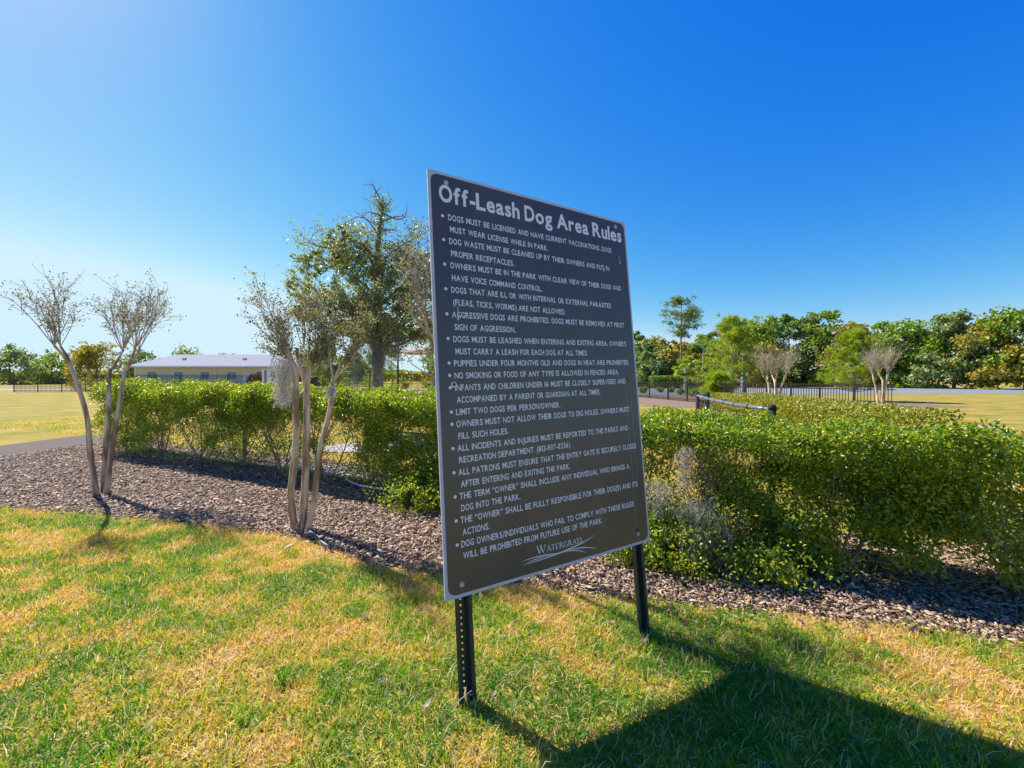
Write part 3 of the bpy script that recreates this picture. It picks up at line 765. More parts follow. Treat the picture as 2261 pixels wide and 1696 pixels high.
HL = ['thin-stemmed hedge shrub at the far left end of the front hedge', 'hedge shrub far left of the crape myrtle at the foot of the mulch bed', 'hedge shrub two plants left of the crape myrtle trunks', 'hedge shrub left of the crape myrtle with an open see-through base', 'hedge shrub behind the left myrtle trunk, golden lawn showing through its middle', 'hedge shrub behind the right myrtle trunk with chain link showing below its leaves',
      'full green hedge shrub just right of the crape myrtle and its open gap', 'dense hedge shrub whose leaves reach the mulch left of the sign', 'dense hedge shrub touching the left edge of the sign board', 'hedge shrub hidden mostly behind the left half of the sign', 'hedge shrub hidden mostly behind the right half of the sign', 'hedge shrub with bare forked stems right beside the right edge of the sign', 'full hedge shrub draped in grey moss right of the sign', 'hedge shrub at the fence corner under the top rail', 'hedge shrub past the fence corner on the far right']
for i in range(len(edges) - 1):
    x0, x1 = edges[i], edges[i + 1]
    ov = .10
    vis = -5.2 < (x0 + x1) / 2 < 3.2
    n = int(92000 * (x1 - x0)) if vis else int(40000 * (x1 - x0))
    P = hedge_points(x0 - ov, x1 + ov, hline, htop, .43, n, 21)
    mx_ = (x0 + x1) / 2
    hedge_shrub((mx_, float(hline(mx_)), gzz(mx_)), P, 5, HL[i], 'front hedge', size=.030 if vis else .034)
for (bx_, by_, w__, h__, lb) in [(1.02, 3.22, .34, .34, 'low leafy shoots at the hedge foot just right of the sign'), (1.82, 2.96, .42, .26, 'low leafy shoots on the mulch at the right edge of the hedge'), (-.86, 4.28, .42, .34, 'low leafy shoots reaching onto the mulch at the left edge of the sign'), (1.34, 3.1, .3, .42, 'leafy hedge shoots between the moss curtains')]:
    n = int(9000 * w__ * h__ / .12); P = np.stack([bx_ + rng.normal(0, w__ * .42, n), by_ + rng.normal(0, .12, n), np.abs(rng.normal(.35, .3, n)) * h__ + .02], 1)
    P = P[fbm(P, 9, 91) > .47]; P[:, 2] += gz(P[:, 0])
    hedge_shrub((bx_, by_ + .1, gzz(bx_)), P, 3, lb, 'low shoots at the hedge foot', size=.028, sth=h__ * .7)
# second hedge, beyond the side fence
hl2 = lambda x: x * 0
def hedge2(y0, y1, label):
    n = int(30000 * (y1 - y0)); y = rng.uniform(y0, y1, n)
    cx = np.interp(y, [4.2, 5, 9.5, 12], [3.75, 3.9, 4.95, 5.9]); d = rng.uniform(-1, 1, n); z = rng.uniform(.1, 1, n) ** .6
    top = 1.10 + .05 * (fbm(np.stack([cx + d, y], 1), 2.5, 77) - .5)
    P = np.stack([cx + d * .55, y, z * top], 1)
    nz_ = fbm(P, 4, 81); kp = rng.uniform(0, 1, n) < np.where(z > .75, .55 + .6 * (nz_ - .35), (nz_ - .35) * 2) * (.3 + .7 * np.abs(d))
    P = P[kp]; P[:, 2] += gz(P[:, 0])
    my = (y0 + y1) / 2
    return hedge_shrub((float(np.interp(my, [4.2, 5, 9.5, 12], [3.75, 3.9, 4.95, 5.9])), my, gzz(4)), P, 4, label, 'hedge along the side fence', size=.034, mleaf=LEAF_YEL)
LEAF_YEL = leafmat('yellow_hedge_leaf', [(.05, .13, .015), (.15, .24, .02), (.34, .36, .03), (.46, .34, .04), (.48, .22, .06)], .38, .38, .5)
for (a, b_, l) in [(4.0, 5.2, 'nearest yellow-green shrub beyond the side top rail'), (5.2, 6.4, 'second yellow-green shrub behind the side top rail'), (6.4, 7.7, 'third yellow-green shrub behind the side top rail'), (7.7, 9.4, 'farthest yellow-green shrub of the side hedge, by the rail end')]:
    hedge2(a, b_, l)

# ================================================================== CRAPE MYRTLES
def pods(mb, p, r=.008, n=1):
    for _ in range(n):
        c = np.array(p) + np.array([rnd.gauss(0, 1), rnd.gauss(0, 1), rnd.gauss(0, 1)]) * r * 1.5
        o = np.array([[1, 0, 0], [0, 1, 0], [-1, 0, 0], [0, -1, 0], [0, 0, 1.2], [0, 0, -1.2]]) * r * rnd.uniform(.7, 1.1)
        mb.add(o + c, [(0, 1, 4), (1, 2, 4), (2, 3, 4), (3, 0, 4), (1, 0, 5), (2, 1, 5), (3, 2, 5), (0, 3, 5)])
def shoots(tw, pd, lf, start, n, spread, length, lean=(0, 0), podp=.5, fine=4, r0=.006, podr=.008):
    """fans of upright shoots from a pruned knuckle, with side twigs, seed heads and a few leaves"""
    for k in range(n):
        a = rnd.uniform(0, 2 * PI); s = rnd.uniform(.15, 1) * spread
        d = np.array([math.cos(a) * s + lean[0], math.sin(a) * s + lean[1], 1.0]); d /= np.linalg.norm(d)
        L_ = length * rnd.uniform(.55, 1.1)
        e = np.array(start) + d * L_ + np.array([0, 0, .06 * L_])
        p = curve_pts(start, e, 7, sag=.03, wob=.06)
        tw.tube(p, np.linspace(r0 * rnd.uniform(.6, 1.0), .002, 7), 4, cap=False)
        for j in range(fine):
            i = rnd.randrange(2, 6); q = p[i]
            d2 = d + np.array([rnd.gauss(0, .55), rnd.gauss(0, .55), rnd.gauss(.1, .3)]); d2 /= np.linalg.norm(d2)
            l2 = L_ * rnd.uniform(.2, .5); e2 = q + d2 * l2
            p2 = curve_pts(q, e2, 5, wob=.07); tw.tube(p2, np.linspace(.0030, .0016, 5), 3, cap=False)
            for jj in range(3):
                q3 = p2[rnd.randrange(1, 5)]; e3 = q3 + (d2 + np.array([rnd.gauss(0, .6), rnd.gauss(0, .6), rnd.gauss(0, .4)])) * l2 * .35
                tw.tube([q3, e3], [.0018, .0012], 3, cap=False)
                if rnd.random() < podp: pods(pd, e3, podr)
                lf.append(e3)
            if rnd.random() < podp: pods(pd, e2, podr, 2)
            lf.append(e2); lf.append((q + e2) / 2)
        if rnd.random() < podp: pods(pd, e, podr, 3)
def crape_myrtle(base, trunks, knuckles, label, r0=.037, nleaf=500, podp=.5, lsize=.028, group=None, length=.5, nshoot=7, podr=.0075):
    root = empty('crape_myrtle', base, label=label, category='tree', group=group)
    B = np.array(base)
    for (pts, ra, rb) in trunks:
        p = np.array(pts, float) - B
        # smooth the polyline
        t = np.linspace(0, len(p) - 1, len(p) * 3); p = np.stack([np.interp(t, range(len(p)), p[:, k]) for k in range(3)], 1)
        k_ = np.array([.25, .5, .25])
        for k in range(3): p[1:-1, k] = .25 * p[:-2, k] + .5 * p[1:-1, k] + .25 * p[2:, k]
        rr_ = np.linspace(ra, rb, len(p)) * (1 + .07 * np.sin(np.arange(len(p)) * 1.7)); rr_[-1] *= 1.15
        mb = MB(); mb.tube(p, rr_, 10); mb.build('trunk', m_bark_pale, root)
    tw, pd, lf = MB(), MB(), []
    for (k, n, sp, L_, lean) in knuckles:
        shoots(tw, pd, lf, np.array(k) - B, n, sp, L_, lean, podp=podp, podr=podr)
    tw.build('twigs', m_twig, root, kind='stuff')
    if pd.n: pd.build('seed_pods', m_pod, root, kind='stuff')
    if nleaf:
        lf = np.array(lf); c = lf[rng.integers(0, len(lf), nleaf)] + rng.normal(0, .025, (nleaf, 3))
        leaves('foliage', c, lsize, LEAF_BROWN, root, aspect=.5, kind='stuff')
    return root
D = 3.63
def at(l, y0, y1=None):
    n = len(l); ys_ = np.linspace(y0, y0 if y1 is None else y1, n)
    return [(x * (yy / D), yy, CAM_H + (z - CAM_H) * (yy / D)) for (x, z), yy in zip(l, ys_)]
TA = [(-1.845, .0), (-1.879, .161), (-1.894, .298), (-1.894, .415), (-1.869, .592), (-1.85, .788), (-1.845, .983), (-1.847, 1.16), (-1.845, 1.309), (-1.848, 1.439), (-1.881, 1.498), (-1.903, 1.55), (-1.92, 1.628)]
TB = [(-1.805, .0), (-1.786, .2), (-1.776, .396), (-1.761, .592), (-1.766, .739), (-1.756, .934), (-1.752, 1.081), (-1.756, 1.224), (-1.75, 1.309), (-1.737, 1.406), (-1.717, 1.504), (-1.701, 1.583)]
TB2 = [(-1.755, 1.24), (-1.783, 1.374), (-1.802, 1.459), (-1.832, 1.537), (-1.835, 1.615)]
TF = [(-1.847, 1.19), (-1.815, 1.214), (-1.783, 1.232), (-1.757, 1.27)]
TC = [(-1.766, .0), (-1.717, .2), (-1.688, .347), (-1.673, .543), (-1.649, .69), (-1.629, .836), (-1.58, .964), (-1.551, 1.13), (-1.531, 1.248), (-1.525, 1.348)]
TC1 = [(-1.528, 1.33), (-1.456, 1.478), (-1.391, 1.583), (-1.299, 1.668)]
TC2 = [(-1.526, 1.33), (-1.544, 1.439), (-1.548, 1.498)]
TC3 = [(-1.528, 1.33), (-1.463, 1.406), (-1.404, 1.472), (-1.332, 1.583)]
bz = gzz(-1.8)
tr = [(at(TA, 3.62, 3.60), .031, .020), (at(TB, 3.66, 3.70), .034, .022), (at(TB2, 3.70, 3.75), .020, .014), (at(TF, 3.62, 3.69), .018, .014), (at(TC, 3.63, 3.66), .028, .016), (at(TC1, 3.66, 3.72), .010, .007), (at(TC2, 3.66, 3.60), .010, .008), (at(TC3, 3.66, 3.62), .009, .006)]
kn = [((-1.92, 3.60, 1.62), 10, .6, .42, (-.35, -.05)), ((-1.90, 3.62, 1.55), 7, .8, .38, (-.7, .0)), ((-1.83, 3.74, 1.62), 8, .5, .42, (-.1, .1)), ((-1.70, 3.70, 1.60), 9, .55, .42, (.1, 0)), ((-1.72, 3.70, 1.52), 6, .7, .34, (.4, .1)),
      ((-1.86, 3.60, 1.46), 6, .9, .32, (-1.0, 0)), ((-1.88, 3.62, 1.50), 5, .9, .26, (-.8, -.2)), ((-1.74, 3.70, 1.40), 6, .9, .26, (.5, 0)), ((-1.60, 3.66, 1.42), 5, .8, .26, (0, 0)), ((-1.80, 3.72, 1.42), 5, .9, .24, (0, -.2)),
      ((-1.30, 3.71, 1.66), 6, .4, .26, (.2, 0)), ((-1.36, 3.66, 1.57), 7, .5, .27, (.15, 0)), ((-1.42, 3.68, 1.5), 6, .6, .26, (.2, 0)), ((-1.547, 3.60, 1.49), 6, .5, .28, (-.1, 0)), ((-1.46, 3.66, 1.42), 5, .6, .22, (.4, 0))]
myr = crape_myrtle((-1.80, 3.64, bz), tr, kn, 'multi-stemmed crape myrtle with three pale bare trunks and brown seed heads in the mulch', nleaf=3800, lsize=.024)
# the second one stands right behind the board
def simple_myrtle(x, y, h, label, r=.03, group=None, seedv=1, nleaf=400, lean=(0, 0), length=.6, nshoot=9, podp=.5):
    rnd.seed(seedv); z0 = gzz(x); tr, kn = [], []
    for k in range(3):
        a = k * 2.1 + rnd.uniform(-.3, .3); dx, dy = math.cos(a), math.sin(a)
        p = [(x + dx * .04, y + dy * .04, z0 - .02), (x + dx * .09, y + dy * .08, z0 + h * .2), (x + dx * .13 + rnd.gauss(0, .02), y + dy * .12, z0 + h * .4), (x + dx * .24 + lean[0] * .5, y + dy * .2, z0 + h * .62)]
        tr.append((p, r, r * .6)); top = np.array(p[-1])
        for j in range(2):
            e = top + np.array([rnd.gauss(dx * .12, .08) + lean[0] * .3, rnd.gauss(dy * .1, .08), h * .1])
            tr.append(([tuple(top - np.array([0, 0, .03])), tuple((top + e) / 2 + np.array([.01, .01, 0])), tuple(e)], r * .55, r * .35))
            kn.append((tuple(e), nshoot, .6, length, (dx * .2 + lean[0], dy * .2 + lean[1])))
    return crape_myrtle((x, y, z0), tr, kn, label, nleaf=nleaf, podp=podp, group=group)
tr2, kn2 = [], []
for (pts, ra, rb) in [([(-.36, 3.28, 0), (-.42, 3.26, .5), (-.45, 3.28, 1.0), (-.56, 3.30, 1.5)], .031, .019), ([(-.33, 3.30, 0), (-.30, 3.33, .6), (-.28, 3.34, 1.2), (-.34, 3.36, 1.62)], .030, .019), ([(-.30, 3.27, 0), (-.18, 3.25, .6), (-.10, 3.24, 1.1), (.02, 3.25, 1.55)], .028, .017),
                      ([(-.56, 3.30, 1.46), (-.64, 3.31, 1.68), (-.69, 3.33, 1.85)], .014, .009), ([(-.34, 3.36, 1.58), (-.46, 3.38, 1.75), (-.52, 3.38, 1.92)], .014, .009)]: tr2.append((pts, ra, rb))
kn2 = [((-.69, 3.33, 1.84), 9, .3, .62, (-.12, 0)), ((-.56, 3.30, 1.5), 6, .45, .5, (-.35, 0)), ((-.52, 3.38, 1.88), 7, .25, .5, (-.25, 0)), ((-.34, 3.36, 1.6), 6, .4, .6, (0, 0)), ((.02, 3.25, 1.55), 8, .4, .45, (.1, 0)), ((-.66, 3.32, 1.7), 5, .6, .35, (-.45, 0))]
m2 = crape_myrtle((-.34, 3.28, gzz(-.34)), tr2, kn2, 'crape myrtle behind the left side of the sign, dark seed pods showing past its edge', nleaf=900, podp=.7, lsize=.024)
mb = MB()
for pts in ([(-.88, 3.4, 1.60), (-.80, 3.4, 1.47), (-.70, 3.42, 1.40), (-.56, 3.4, 1.34), (-.40, 3.36, 1.30)], [(-.83, 3.4, 1.51), (-.77, 3.38, 1.55), (-.74, 3.36, 1.64)], [(-.70, 3.42, 1.40), (-.72, 3.40, 1.52), (-.78, 3.40, 1.61)], [(-.64, 3.41, 1.37), (-.66, 3.40, 1.50), (-.71, 3.40, 1.58)]):
    mb.tube(np.array(pts) - np.array([-.34, 3.28, gzz(-.34)]), np.linspace(.003, .006, len(pts)), 5)
mb.build('drooping_branch', m_twig, m2)

# ------------------------------------------------------------------ spanish moss
def moss(loc, w, h, n, label, seedv=0, strand=.25, group='spanish moss', m=m_moss):
    r = random.Random(seedv); mb = MB()
    for k in range(n):
        a = np.array([r.gauss(0, w * .38), r.gauss(0, w * .3), -r.random() ** 1.2 * h * .75])
        wfac = 1 - .5 * (-a[2] / h); a[0] *= wfac; a[1] *= wfac
        L_ = strand * r.uniform(.4, 1.1); pts = [a]; d = np.array([r.gauss(0, .5), r.gauss(0, .5), -1.0])
        for j in range(5):
            d = d * .5 + np.array([r.gauss(0, .7), r.gauss(0, .7), -.55]); pts.append(pts[-1] + d / np.linalg.norm(d) * L_ / 5)
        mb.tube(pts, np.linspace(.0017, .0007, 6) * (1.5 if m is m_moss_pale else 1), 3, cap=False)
    return mb.build('spanish_moss', m, None, label=label, category='moss', group=group), mb
def put_moss(loc, *a, **k):
    o, _ = moss(loc, *a, **k); o.location = loc; return o
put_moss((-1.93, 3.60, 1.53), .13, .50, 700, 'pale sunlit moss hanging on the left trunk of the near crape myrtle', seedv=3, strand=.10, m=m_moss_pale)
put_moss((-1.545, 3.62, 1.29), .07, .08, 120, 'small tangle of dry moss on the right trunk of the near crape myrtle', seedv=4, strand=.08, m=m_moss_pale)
put_moss((1.09, 3.14, .60), .16, .30, 230, 'grey moss draped low on the hedge just right of the sign', seedv=5, strand=.12)
put_moss((1.27, 3.12, .86), .09, .42, 210, 'dark hanging moss on the hedge right of the bare stems', seedv=6, strand=.12)
put_moss((1.32, 3.02, .50), .19, .56, 480, 'large grey moss curtain hanging from the hedge to the mulch right of the sign', seedv=7, strand=.16)
put_moss((1.47, 2.98, .34), .11, .38, 160, 'thin moss strands trailing to the mulch right of the large moss curtain', seedv=8, strand=.14)

# ------------------------------------------------------------------ the live oak with a bare spire
oak = empty('live_oak', (-3.53, 11, gzz(-3.5)), label='live oak with glossy dark leaves and a bare sprouting spire above its crown', category='tree')
mb = MB()
T_ = np.array([(0, 0, 0), (.02, 0, .6), (.05, 0, 1.2), (.06, 0, 2.0), (.07, 0, 2.6), (.05, .05, 3.4), (.06, 0, 4.3), (.10, 0, 5.1), (.20, 0, 5.75)])
Tf = np.stack([np.interp(np.linspace(0, 8, 30), range(9), T_[:, k]) for k in range(3)], 1)
mb.tube(Tf, np.interp(np.linspace(0, 8, 30), [0, 1, 2, 4, 5, 6, 7, 8], [.19, .155, .15, .14, .10, .075, .055, .02]), 12)
mb.build('trunk', m_bark_oak, oak)
LT = [(-1.15, .3, 5.15), (-1.62, -.2, 4.75), (-1.72, .2, 4.4), (-2.0, 0, 3.9), (-.75, -.3, 4.95), (1.4, .2, 4.25), (1.45, -.3, 3.1), (.6, .5, 2.3), (-1.7, -.4, 3.2), (.9, -.6, 4.6), (.3, .9, 4.3), (-.9, .9, 3.6), (-1.0, -.9, 3.0), (.8, -.9, 2.7), (1.2, .4, 3.6), (-.5, -1.0, 3.9), (.3, -1.0, 3.3), (-.7, .2, 2.55), (1.0, 0, 2.35), (1.5, 0, 2.5), (-1.35, .3, 2.7), (-.3, .6, 4.7)]
mb = MB(); tipsP = []
for t in LT:
    t = np.array(t); s = Tf[min(24, max(12, int(np.clip((t[2] - .9) / 5.75, 0, 1) * 30)))]
    p = curve_pts(s, t, 8, sag=.04, wob=.07); mb.tube(p, np.linspace(.045, .008, 8), 6)
    for j in range(9):
        q = p[rnd.randrange(3, 8)]; e = q + np.array([rnd.gauss(0, .3), rnd.gauss(0, .3), rnd.gauss(.08, .22)])
        p2 = curve_pts(q, e, 5, wob=.08); mb.tube(p2, np.linspace(.012, .003, 5), 4, cap=False); tipsP += [e, p2[3], p2[2]]
        for jj in range(2):
            e3 = e + np.array([rnd.gauss(0, .15), rnd.gauss(0, .15), rnd.gauss(.03, .1)]); mb.tube([p2[3], e3], [.005, .002], 3, cap=False); tipsP += [e3]
mb.build('limbs', m_bark_oak, oak)
tipsP = np.array(tipsP)
n = 15000; c = tipsP[rng.integers(0, len(tipsP), n)] + rng.normal(0, 1, (n, 3)) * rng.uniform(.05, .14, (n, 1))
leaves('foliage', c, .068, LEAF_OAK, oak, aspect=.42, up=.3, kind='stuff')
core = []
for (lx, lz, lr) in [(-1.0, 4.6, .42), (-1.5, 4.1, .42), (-1.8, 3.55, .42), (-.5, 4.25, .6), (.45, 4.15, .6), (1.05, 4.0, .55), (1.35, 3.3, .6), (0, 3.5, .85), (-.9, 3.5, .65), (-.65, 2.85, .5), (.6, 2.9, .55), (1.1, 2.6, .42), (-1.45, 2.95, .45), (.15, 2.5, .4), (.9, 3.5, .6), (-.2, 3.0, .5), (-1.95, 3.1, .3), (-1.35, 4.55, .38), (.75, 4.5, .48), (1.5, 3.9, .42), (-2.1, 3.75, .32), (-.8, 4.9, .28)]:
    q, _ = blob_points((lx, rnd.uniform(-.5, .5), lz), (lr, lr * 1.1, lr * .85), int(2500 * lr), 34, lr * .26, .3); core.append(q)
core = np.concatenate(core)
leaves('foliage', core, .068, LEAF_OAK, oak, aspect=.42, up=.3, kind='stuff')
# spire: bare crooked side branches and short mossy sprouts
mb = MB(); sp = []
for (zz_, dx, dz_, L_) in [(4.95, -1, .32, .80), (5.15, 1, .05, .42), (5.3, -1, .42, .55), (5.36, 1, .3, .60), (5.5, -1, .1, .5), (5.6, 1, .18, .72), (5.62, -1, .7, .5), (5.7, .7, .9, .35), (5.72, -.8, .9, .55), (5.75, .2, 1.4, .34), (4.75, 1, .15, .5)]:
    s = np.array([np.interp(zz_, Tf[:, 2], Tf[:, 0]), 0, zz_]); e = s + np.array([dx, rnd.gauss(0, .3), dz_]) * L_
    p = curve_pts(s, e, 7, wob=.22); mb.tube(p, np.linspace(.024, .006, 7), 4, cap=False)
    for j in range(6):
        q = p[rnd.randrange(2, 6)]; e2 = q + np.array([rnd.gauss(dx * .06, .07), rnd.gauss(0, .07), rnd.gauss(.06, .08)]); mb.tube([q, e2], [.006, .003], 3, cap=False)
    sp += [s + (e - s) * t for t in (.1, .25, .4)]
mb.build('bare_branches', m_bark_oak, oak)
for zz_ in np.linspace(4.2, 5.75, 26): sp.append(np.array([np.interp(zz_, Tf[:, 2], Tf[:, 0]), 0, zz_]))
sp = np.array(sp); n = 1500; c = sp[rng.integers(0, len(sp), n)] + rng.normal(0, .06, (n, 3))
leaves('sprouts', c, .06, LEAF_OAK, oak, aspect=.35, up=.2, kind='stuff')
put_moss((-3.40, 10.7, 2.75), .55, 1.3, 1500, 'long grey moss curtain on the trunk of the live oak', seedv=12, strand=.5)
put_moss((-3.95, 10.75, 2.2), .22, 1.3, 500, 'moss hanging to the left of the live oak trunk', seedv=13, strand=.5)
put_moss((-2.95, 10.8, 2.45), .35, .55, 400, 'thin moss strands under the right limb of the live oak', seedv=14, strand=.4)

# ------------------------------------------------------------------ small trees inside the park, left
def small_tree(x, y, h, cr, label, mleaf, seedv=0, group=None, n=2600, trunk_r=.06, lsize=.09, clear=.35, category='tree', nclump=None, name='small_tree', lobes=7):
    z0 = gzz(x); root = empty(name, (x, y, z0), label=label, category=category, group=group)
    r = random.Random(seedv); mb = MB()
    c0 = h * (clear + (1 - clear) * .5)
    p = curve_pts((0, 0, -.05), (r.gauss(0, .04) * h, r.gauss(0, .04) * h, h * .86), 8, wob=.02, r=r)
    mb.tube(p, np.linspace(trunk_r, trunk_r * .25, 8), 8)
    C = []
    for k in range(lobes):
        a = r.uniform(0, 2 * PI); zz_ = h * r.uniform(clear + .06, .97); prof = math.sin(min(1, max(.15, (zz_ / h - clear) / (1 - clear) * .85 + .2)) * PI) ** .6
        t = np.array([math.cos(a) * cr * r.uniform(.3, .95) * prof, math.sin(a) * cr * r.uniform(.3, .95) * prof, zz_])
        s = p[max(2, min(7, int(zz_ / h * 7 * .8)))]
        q = curve_pts(s, t, 5, wob=.06, r=r); mb.tube(q, np.linspace(trunk_r * .4, trunk_r * .08, 5), 5, cap=False); C.append((t, cr * r.uniform(.22, .42)))
    C.append((np.array([0, 0, h * .9]), cr * .35))
    mb.build('trunk', m_bark_oak, root)
    P = []
    per = n // len(C)
    for (c, rad) in C:
        sub = rand_dirs(9) * rad * rng.uniform(.3, 1, (9, 1)); k = rng.integers(0, 9, per)
        P.append(c + sub[k] + rand_dirs(per) * rng.uniform(0, 1, (per, 1)) ** .5 * rad * .5 * np.array([1, 1, .7]))
    P = np.concatenate(P); P[:, 2] = np.maximum(P[:, 2], .05)
    leaves('crown', P, lsize, mleaf, root, aspect=.6, up=.3, kind='stuff')
    return root
LEAF_MID = leafmat('tree_leaf_mid', [(.09, .19, .022), (.17, .30, .035), (.29, .40, .045), (.48, .48, .07)], .38, .5, .4)
LEAF_OLIVE = leafmat('tree_leaf_olive', [(.17, .20, .035), (.30, .30, .05), (.45, .38, .07), (.56, .36, .09)], .38, .5, .3)
LEAF_GREY = leafmat('tree_leaf_greygreen', [(.12, .21, .07), (.20, .29, .10), (.29, .36, .13), (.40, .44, .16)], .32, .5, .4)
LEAF_PINE = leafmat('pine_needle', [(.06, .16, .02), (.13, .26, .03), (.22, .32, .04), (.34, .34, .07)], .3, .45, .5)
LEAF_PINE2 = leafmat('pine_needle_bright', [(.10, .24, .015), (.22, .38, .02), (.42, .50, .03), (.55, .46, .06)], .35, .45, .5)
LEAF_RED = leafmat('reddish_leaf', [(.12, .04, .05), (.2, .07, .07), (.12, .10, .05), (.28, .12, .10)], .3, .6, .2)
small_tree(-3.0, 16, 3.6, 1.3, 'small green tree behind the bare right branches of the near crape myrtle', LEAF_GREY, 41, n=2200, lsize=.11)
root_ = small_tree(-9.6, 21.5, 3.2, 1.7, 'broad low tree half hidden behind the near crape myrtle', LEAF_GREY, 42, n=4200, lsize=.12, clear=.25)
small_tree(-7.6, 24, 3.6, 1.7, 'grey-green tree between the near crape myrtle and the live oak', LEAF_MID, 43, n=3600, lsize=.13, clear=.2)
small_tree(-10.4, 37, 4.0, 1.5, 'thin young tree right of the live oak trunk, before the far fence', LEAF_GREY, 44, n=1600, lsize=.14)
small_tree(-7.55, 40, 4.3, 1.1, 'slim small tree under the edge of the shade canopy', LEAF_PINE, 45, n=900, lsize=.16, clear=.5)

# ------------------------------------------------------------------ shade canopy and dark post
m_fabric = mat('tan_shade_fabric', (.46, .27, .18), .85, (.52, .32, .22), 3)
can = empty('shade_canopy', (-4.6, 30, 0), label='tan fabric shade canopy on slim dark posts seen left of the sign', category='canopy')
for (x, y) in ((-8.05, 30), (-5.85, 33.5), (-1.2, 30), (-1.2, 33.5)):
    mb = MB(); mb.tube([(x + 4.6, y - 30, -.05), (x + 4.6, y - 30, 3.25)], .065, 10); mb.build('post', m_black, can)
mb = MB(); G = 10; V_, F_ = [], []
for i in range(G + 1):
    for j in range(G + 1):
        s, t = i / G, j / G
        x = -8.05 + 6.9 * s; y = 30 + 3.5 * t; e_ = (2 * s - 1) ** 2; g_ = (2 * t - 1) ** 2
        hgt = 3.25 + .85 * (1 - max(abs(2 * s - 1), abs(2 * t - 1))) - .10 * (1 - e_) * (g_ > .99) * 0
        if t in (0, 1): hgt += -.28 * (1 - e_) * -0.0
        yy = y + (1 - e_) * .5 * (1 if t == 0 else 0)
        V_.append((x + 4.6, yy - 30, hgt)); 
for i in range(G):
    for j in range(G): F_.append((i * (G + 1) + j, (i + 1) * (G + 1) + j, (i + 1) * (G + 1) + j + 1, i * (G + 1) + j + 1))
mb.add(V_, F_, True); mb.build('fabric_roof', m_fabric, can)
mb = MB(); mb.tube([(-8.05 + 4.6, 0, 3.22), (-1.2 + 4.6, 0, 3.22)], .035, 8); mb.build('edge_cable', m_black, can)
o = MB().box((0, 0, 1.3), (.15, .15, 2.7)); pl = empty('steel_post', (-4.35, 14, gzz(-4.3)), .3, label='square black steel post standing right of the live oak trunk', category='post')
o.build('shaft', m_black, pl); MB().box((0, 0, .02), (.28, .28, .03)).build('base_plate', m_black, pl); MB().box((0, 0, 2.665), (.19, .19, .03)).build('cap', m_black, pl)

# ------------------------------------------------------------------ black metal picket fences
def picket_fence(pts, h, label, spacing=.105, pick=.018):
    root = empty('picket_fence', (pts[0][0], pts[0][1], 0), label=label, category='fence'); o_ = np.array([pts[0][0], pts[0][1], 0])
    pk = MB()
    for a, b_ in zip(pts[:-1], pts[1:]):
        a3, b3 = np.array([*a, 0.]) - o_, np.array([*b_, 0.]) - o_; L_ = np.linalg.norm(b3 - a3); d = (b3 - a3) / L_; g = gzz(a[0])
        rot = [[d[0], -d[1], 0], [d[1], d[0], 0], [0, 0, 1]]
        for zz_ in (h - .03, h - .2, .15):
            m = MB(); m.box((a3 + b3) / 2 + np.array([0, 0, g + zz_]), (L_ - .06, .03, .038), rot); m.build('rail', m_black, root)
        m = MB(); m.box(a3 + np.array([0, 0, g + h / 2 + .02]), (.06, .06, h + .08), rot); m.box(a3 + np.array([0, 0, g + h + .07]), (.075, .075, .02), rot); m.build('post', m_black, root)
        for k in range(1, int(L_ / spacing)):
            c = a3 + d * (k * spacing); pk.box(c + np.array([0, 0, g + h / 2 + .02]), (pick, pick, h + .02), rot)
    pk.build('pickets', m_black, root, kind='stuff')
    return root
pf = [(x, 43 + .0 * x) for x in np.arange(-50.4, 8, 2.4)]
picket_fence(pf, 1.74, 'black metal picket fence at the far side of the dog park, left half', spacing=.13, pick=.022)
pr = []
for (off, z_) in [(225, 38), (258, 34), (296.6, 31), (337, 28.5), (378, 26.3), (418.5, 24.5), (460, 23), (503, 21.8), (550, 20.6), (603, 19.5), (665, 18.4), (740, 17.2), (830, 16)]: pr.append((off / 918 * z_, z_))
picket_fence(pr, 1.19, 'black metal picket fence right of the sign beside the road', spacing=.11, pick=.02)

# ------------------------------------------------------------------ left background: house, gate pillar
m_stucco = mat('beige_stucco', (.62, .54, .40), .9, (.68, .60, .46), 2)
m_white = mat('white_paint', (.78, .78, .80), .6)
m_roof = mat('grey_shingle', (.22, .22, .25), .9, (.30, .30, .34), 4)
m_glass = mat('window_glass', (.10, .16, .24), .08, spec=.8)
hs_e = empty('house', (-50, 72, gzz(-50)), label='low beige stucco house with grey hip roof behind the far fence on the left', category='house')
MB().box((0, 4, 1.75), (28, 8, 3.5)).build('wall', m_stucco, hs_e)
mb = MB(); a, b_ = 14.8, 4.8
mb.add([(-a, 4 - b_, 3.5), (a, 4 - b_, 3.5), (a, 4 + b_, 3.5), (-a, 4 + b_, 3.5), (-a + 5, 4, 5.7), (a - 5, 4, 5.7), (-a, 4 - b_, 3.35), (a, 4 - b_, 3.35), (a, 4 + b_, 3.35), (-a, 4 + b_, 3.35)], [(0, 1, 5, 4), (1, 2, 5), (2, 3, 4, 5), (3, 0, 4), (6, 7, 1, 0), (7, 8, 2, 1), (8, 9, 3, 2), (9, 6, 0, 3), (9, 8, 7, 6)]); mb.build('roof', m_roof, hs_e)
MB().box((0, -.85, 3.42), (29.6, .08, .22)).build('fascia', m_white, hs_e)
for k, x in enumerate((-11, -6.5, -2, 2.6, 7.4, 10.2)):
    w = MB(); w.box((x, -.03, 1.9), (1.6, .08, 1.5)); f = w.build('window', m_white, hs_e)
    MB().box((x - .37, -.085, 1.9), (.66, .03, 1.3)).build('pane', m_glass, f); MB().box((x + .37, -.085, 1.9), (.66, .03, 1.3)).build('pane', m_glass, f)
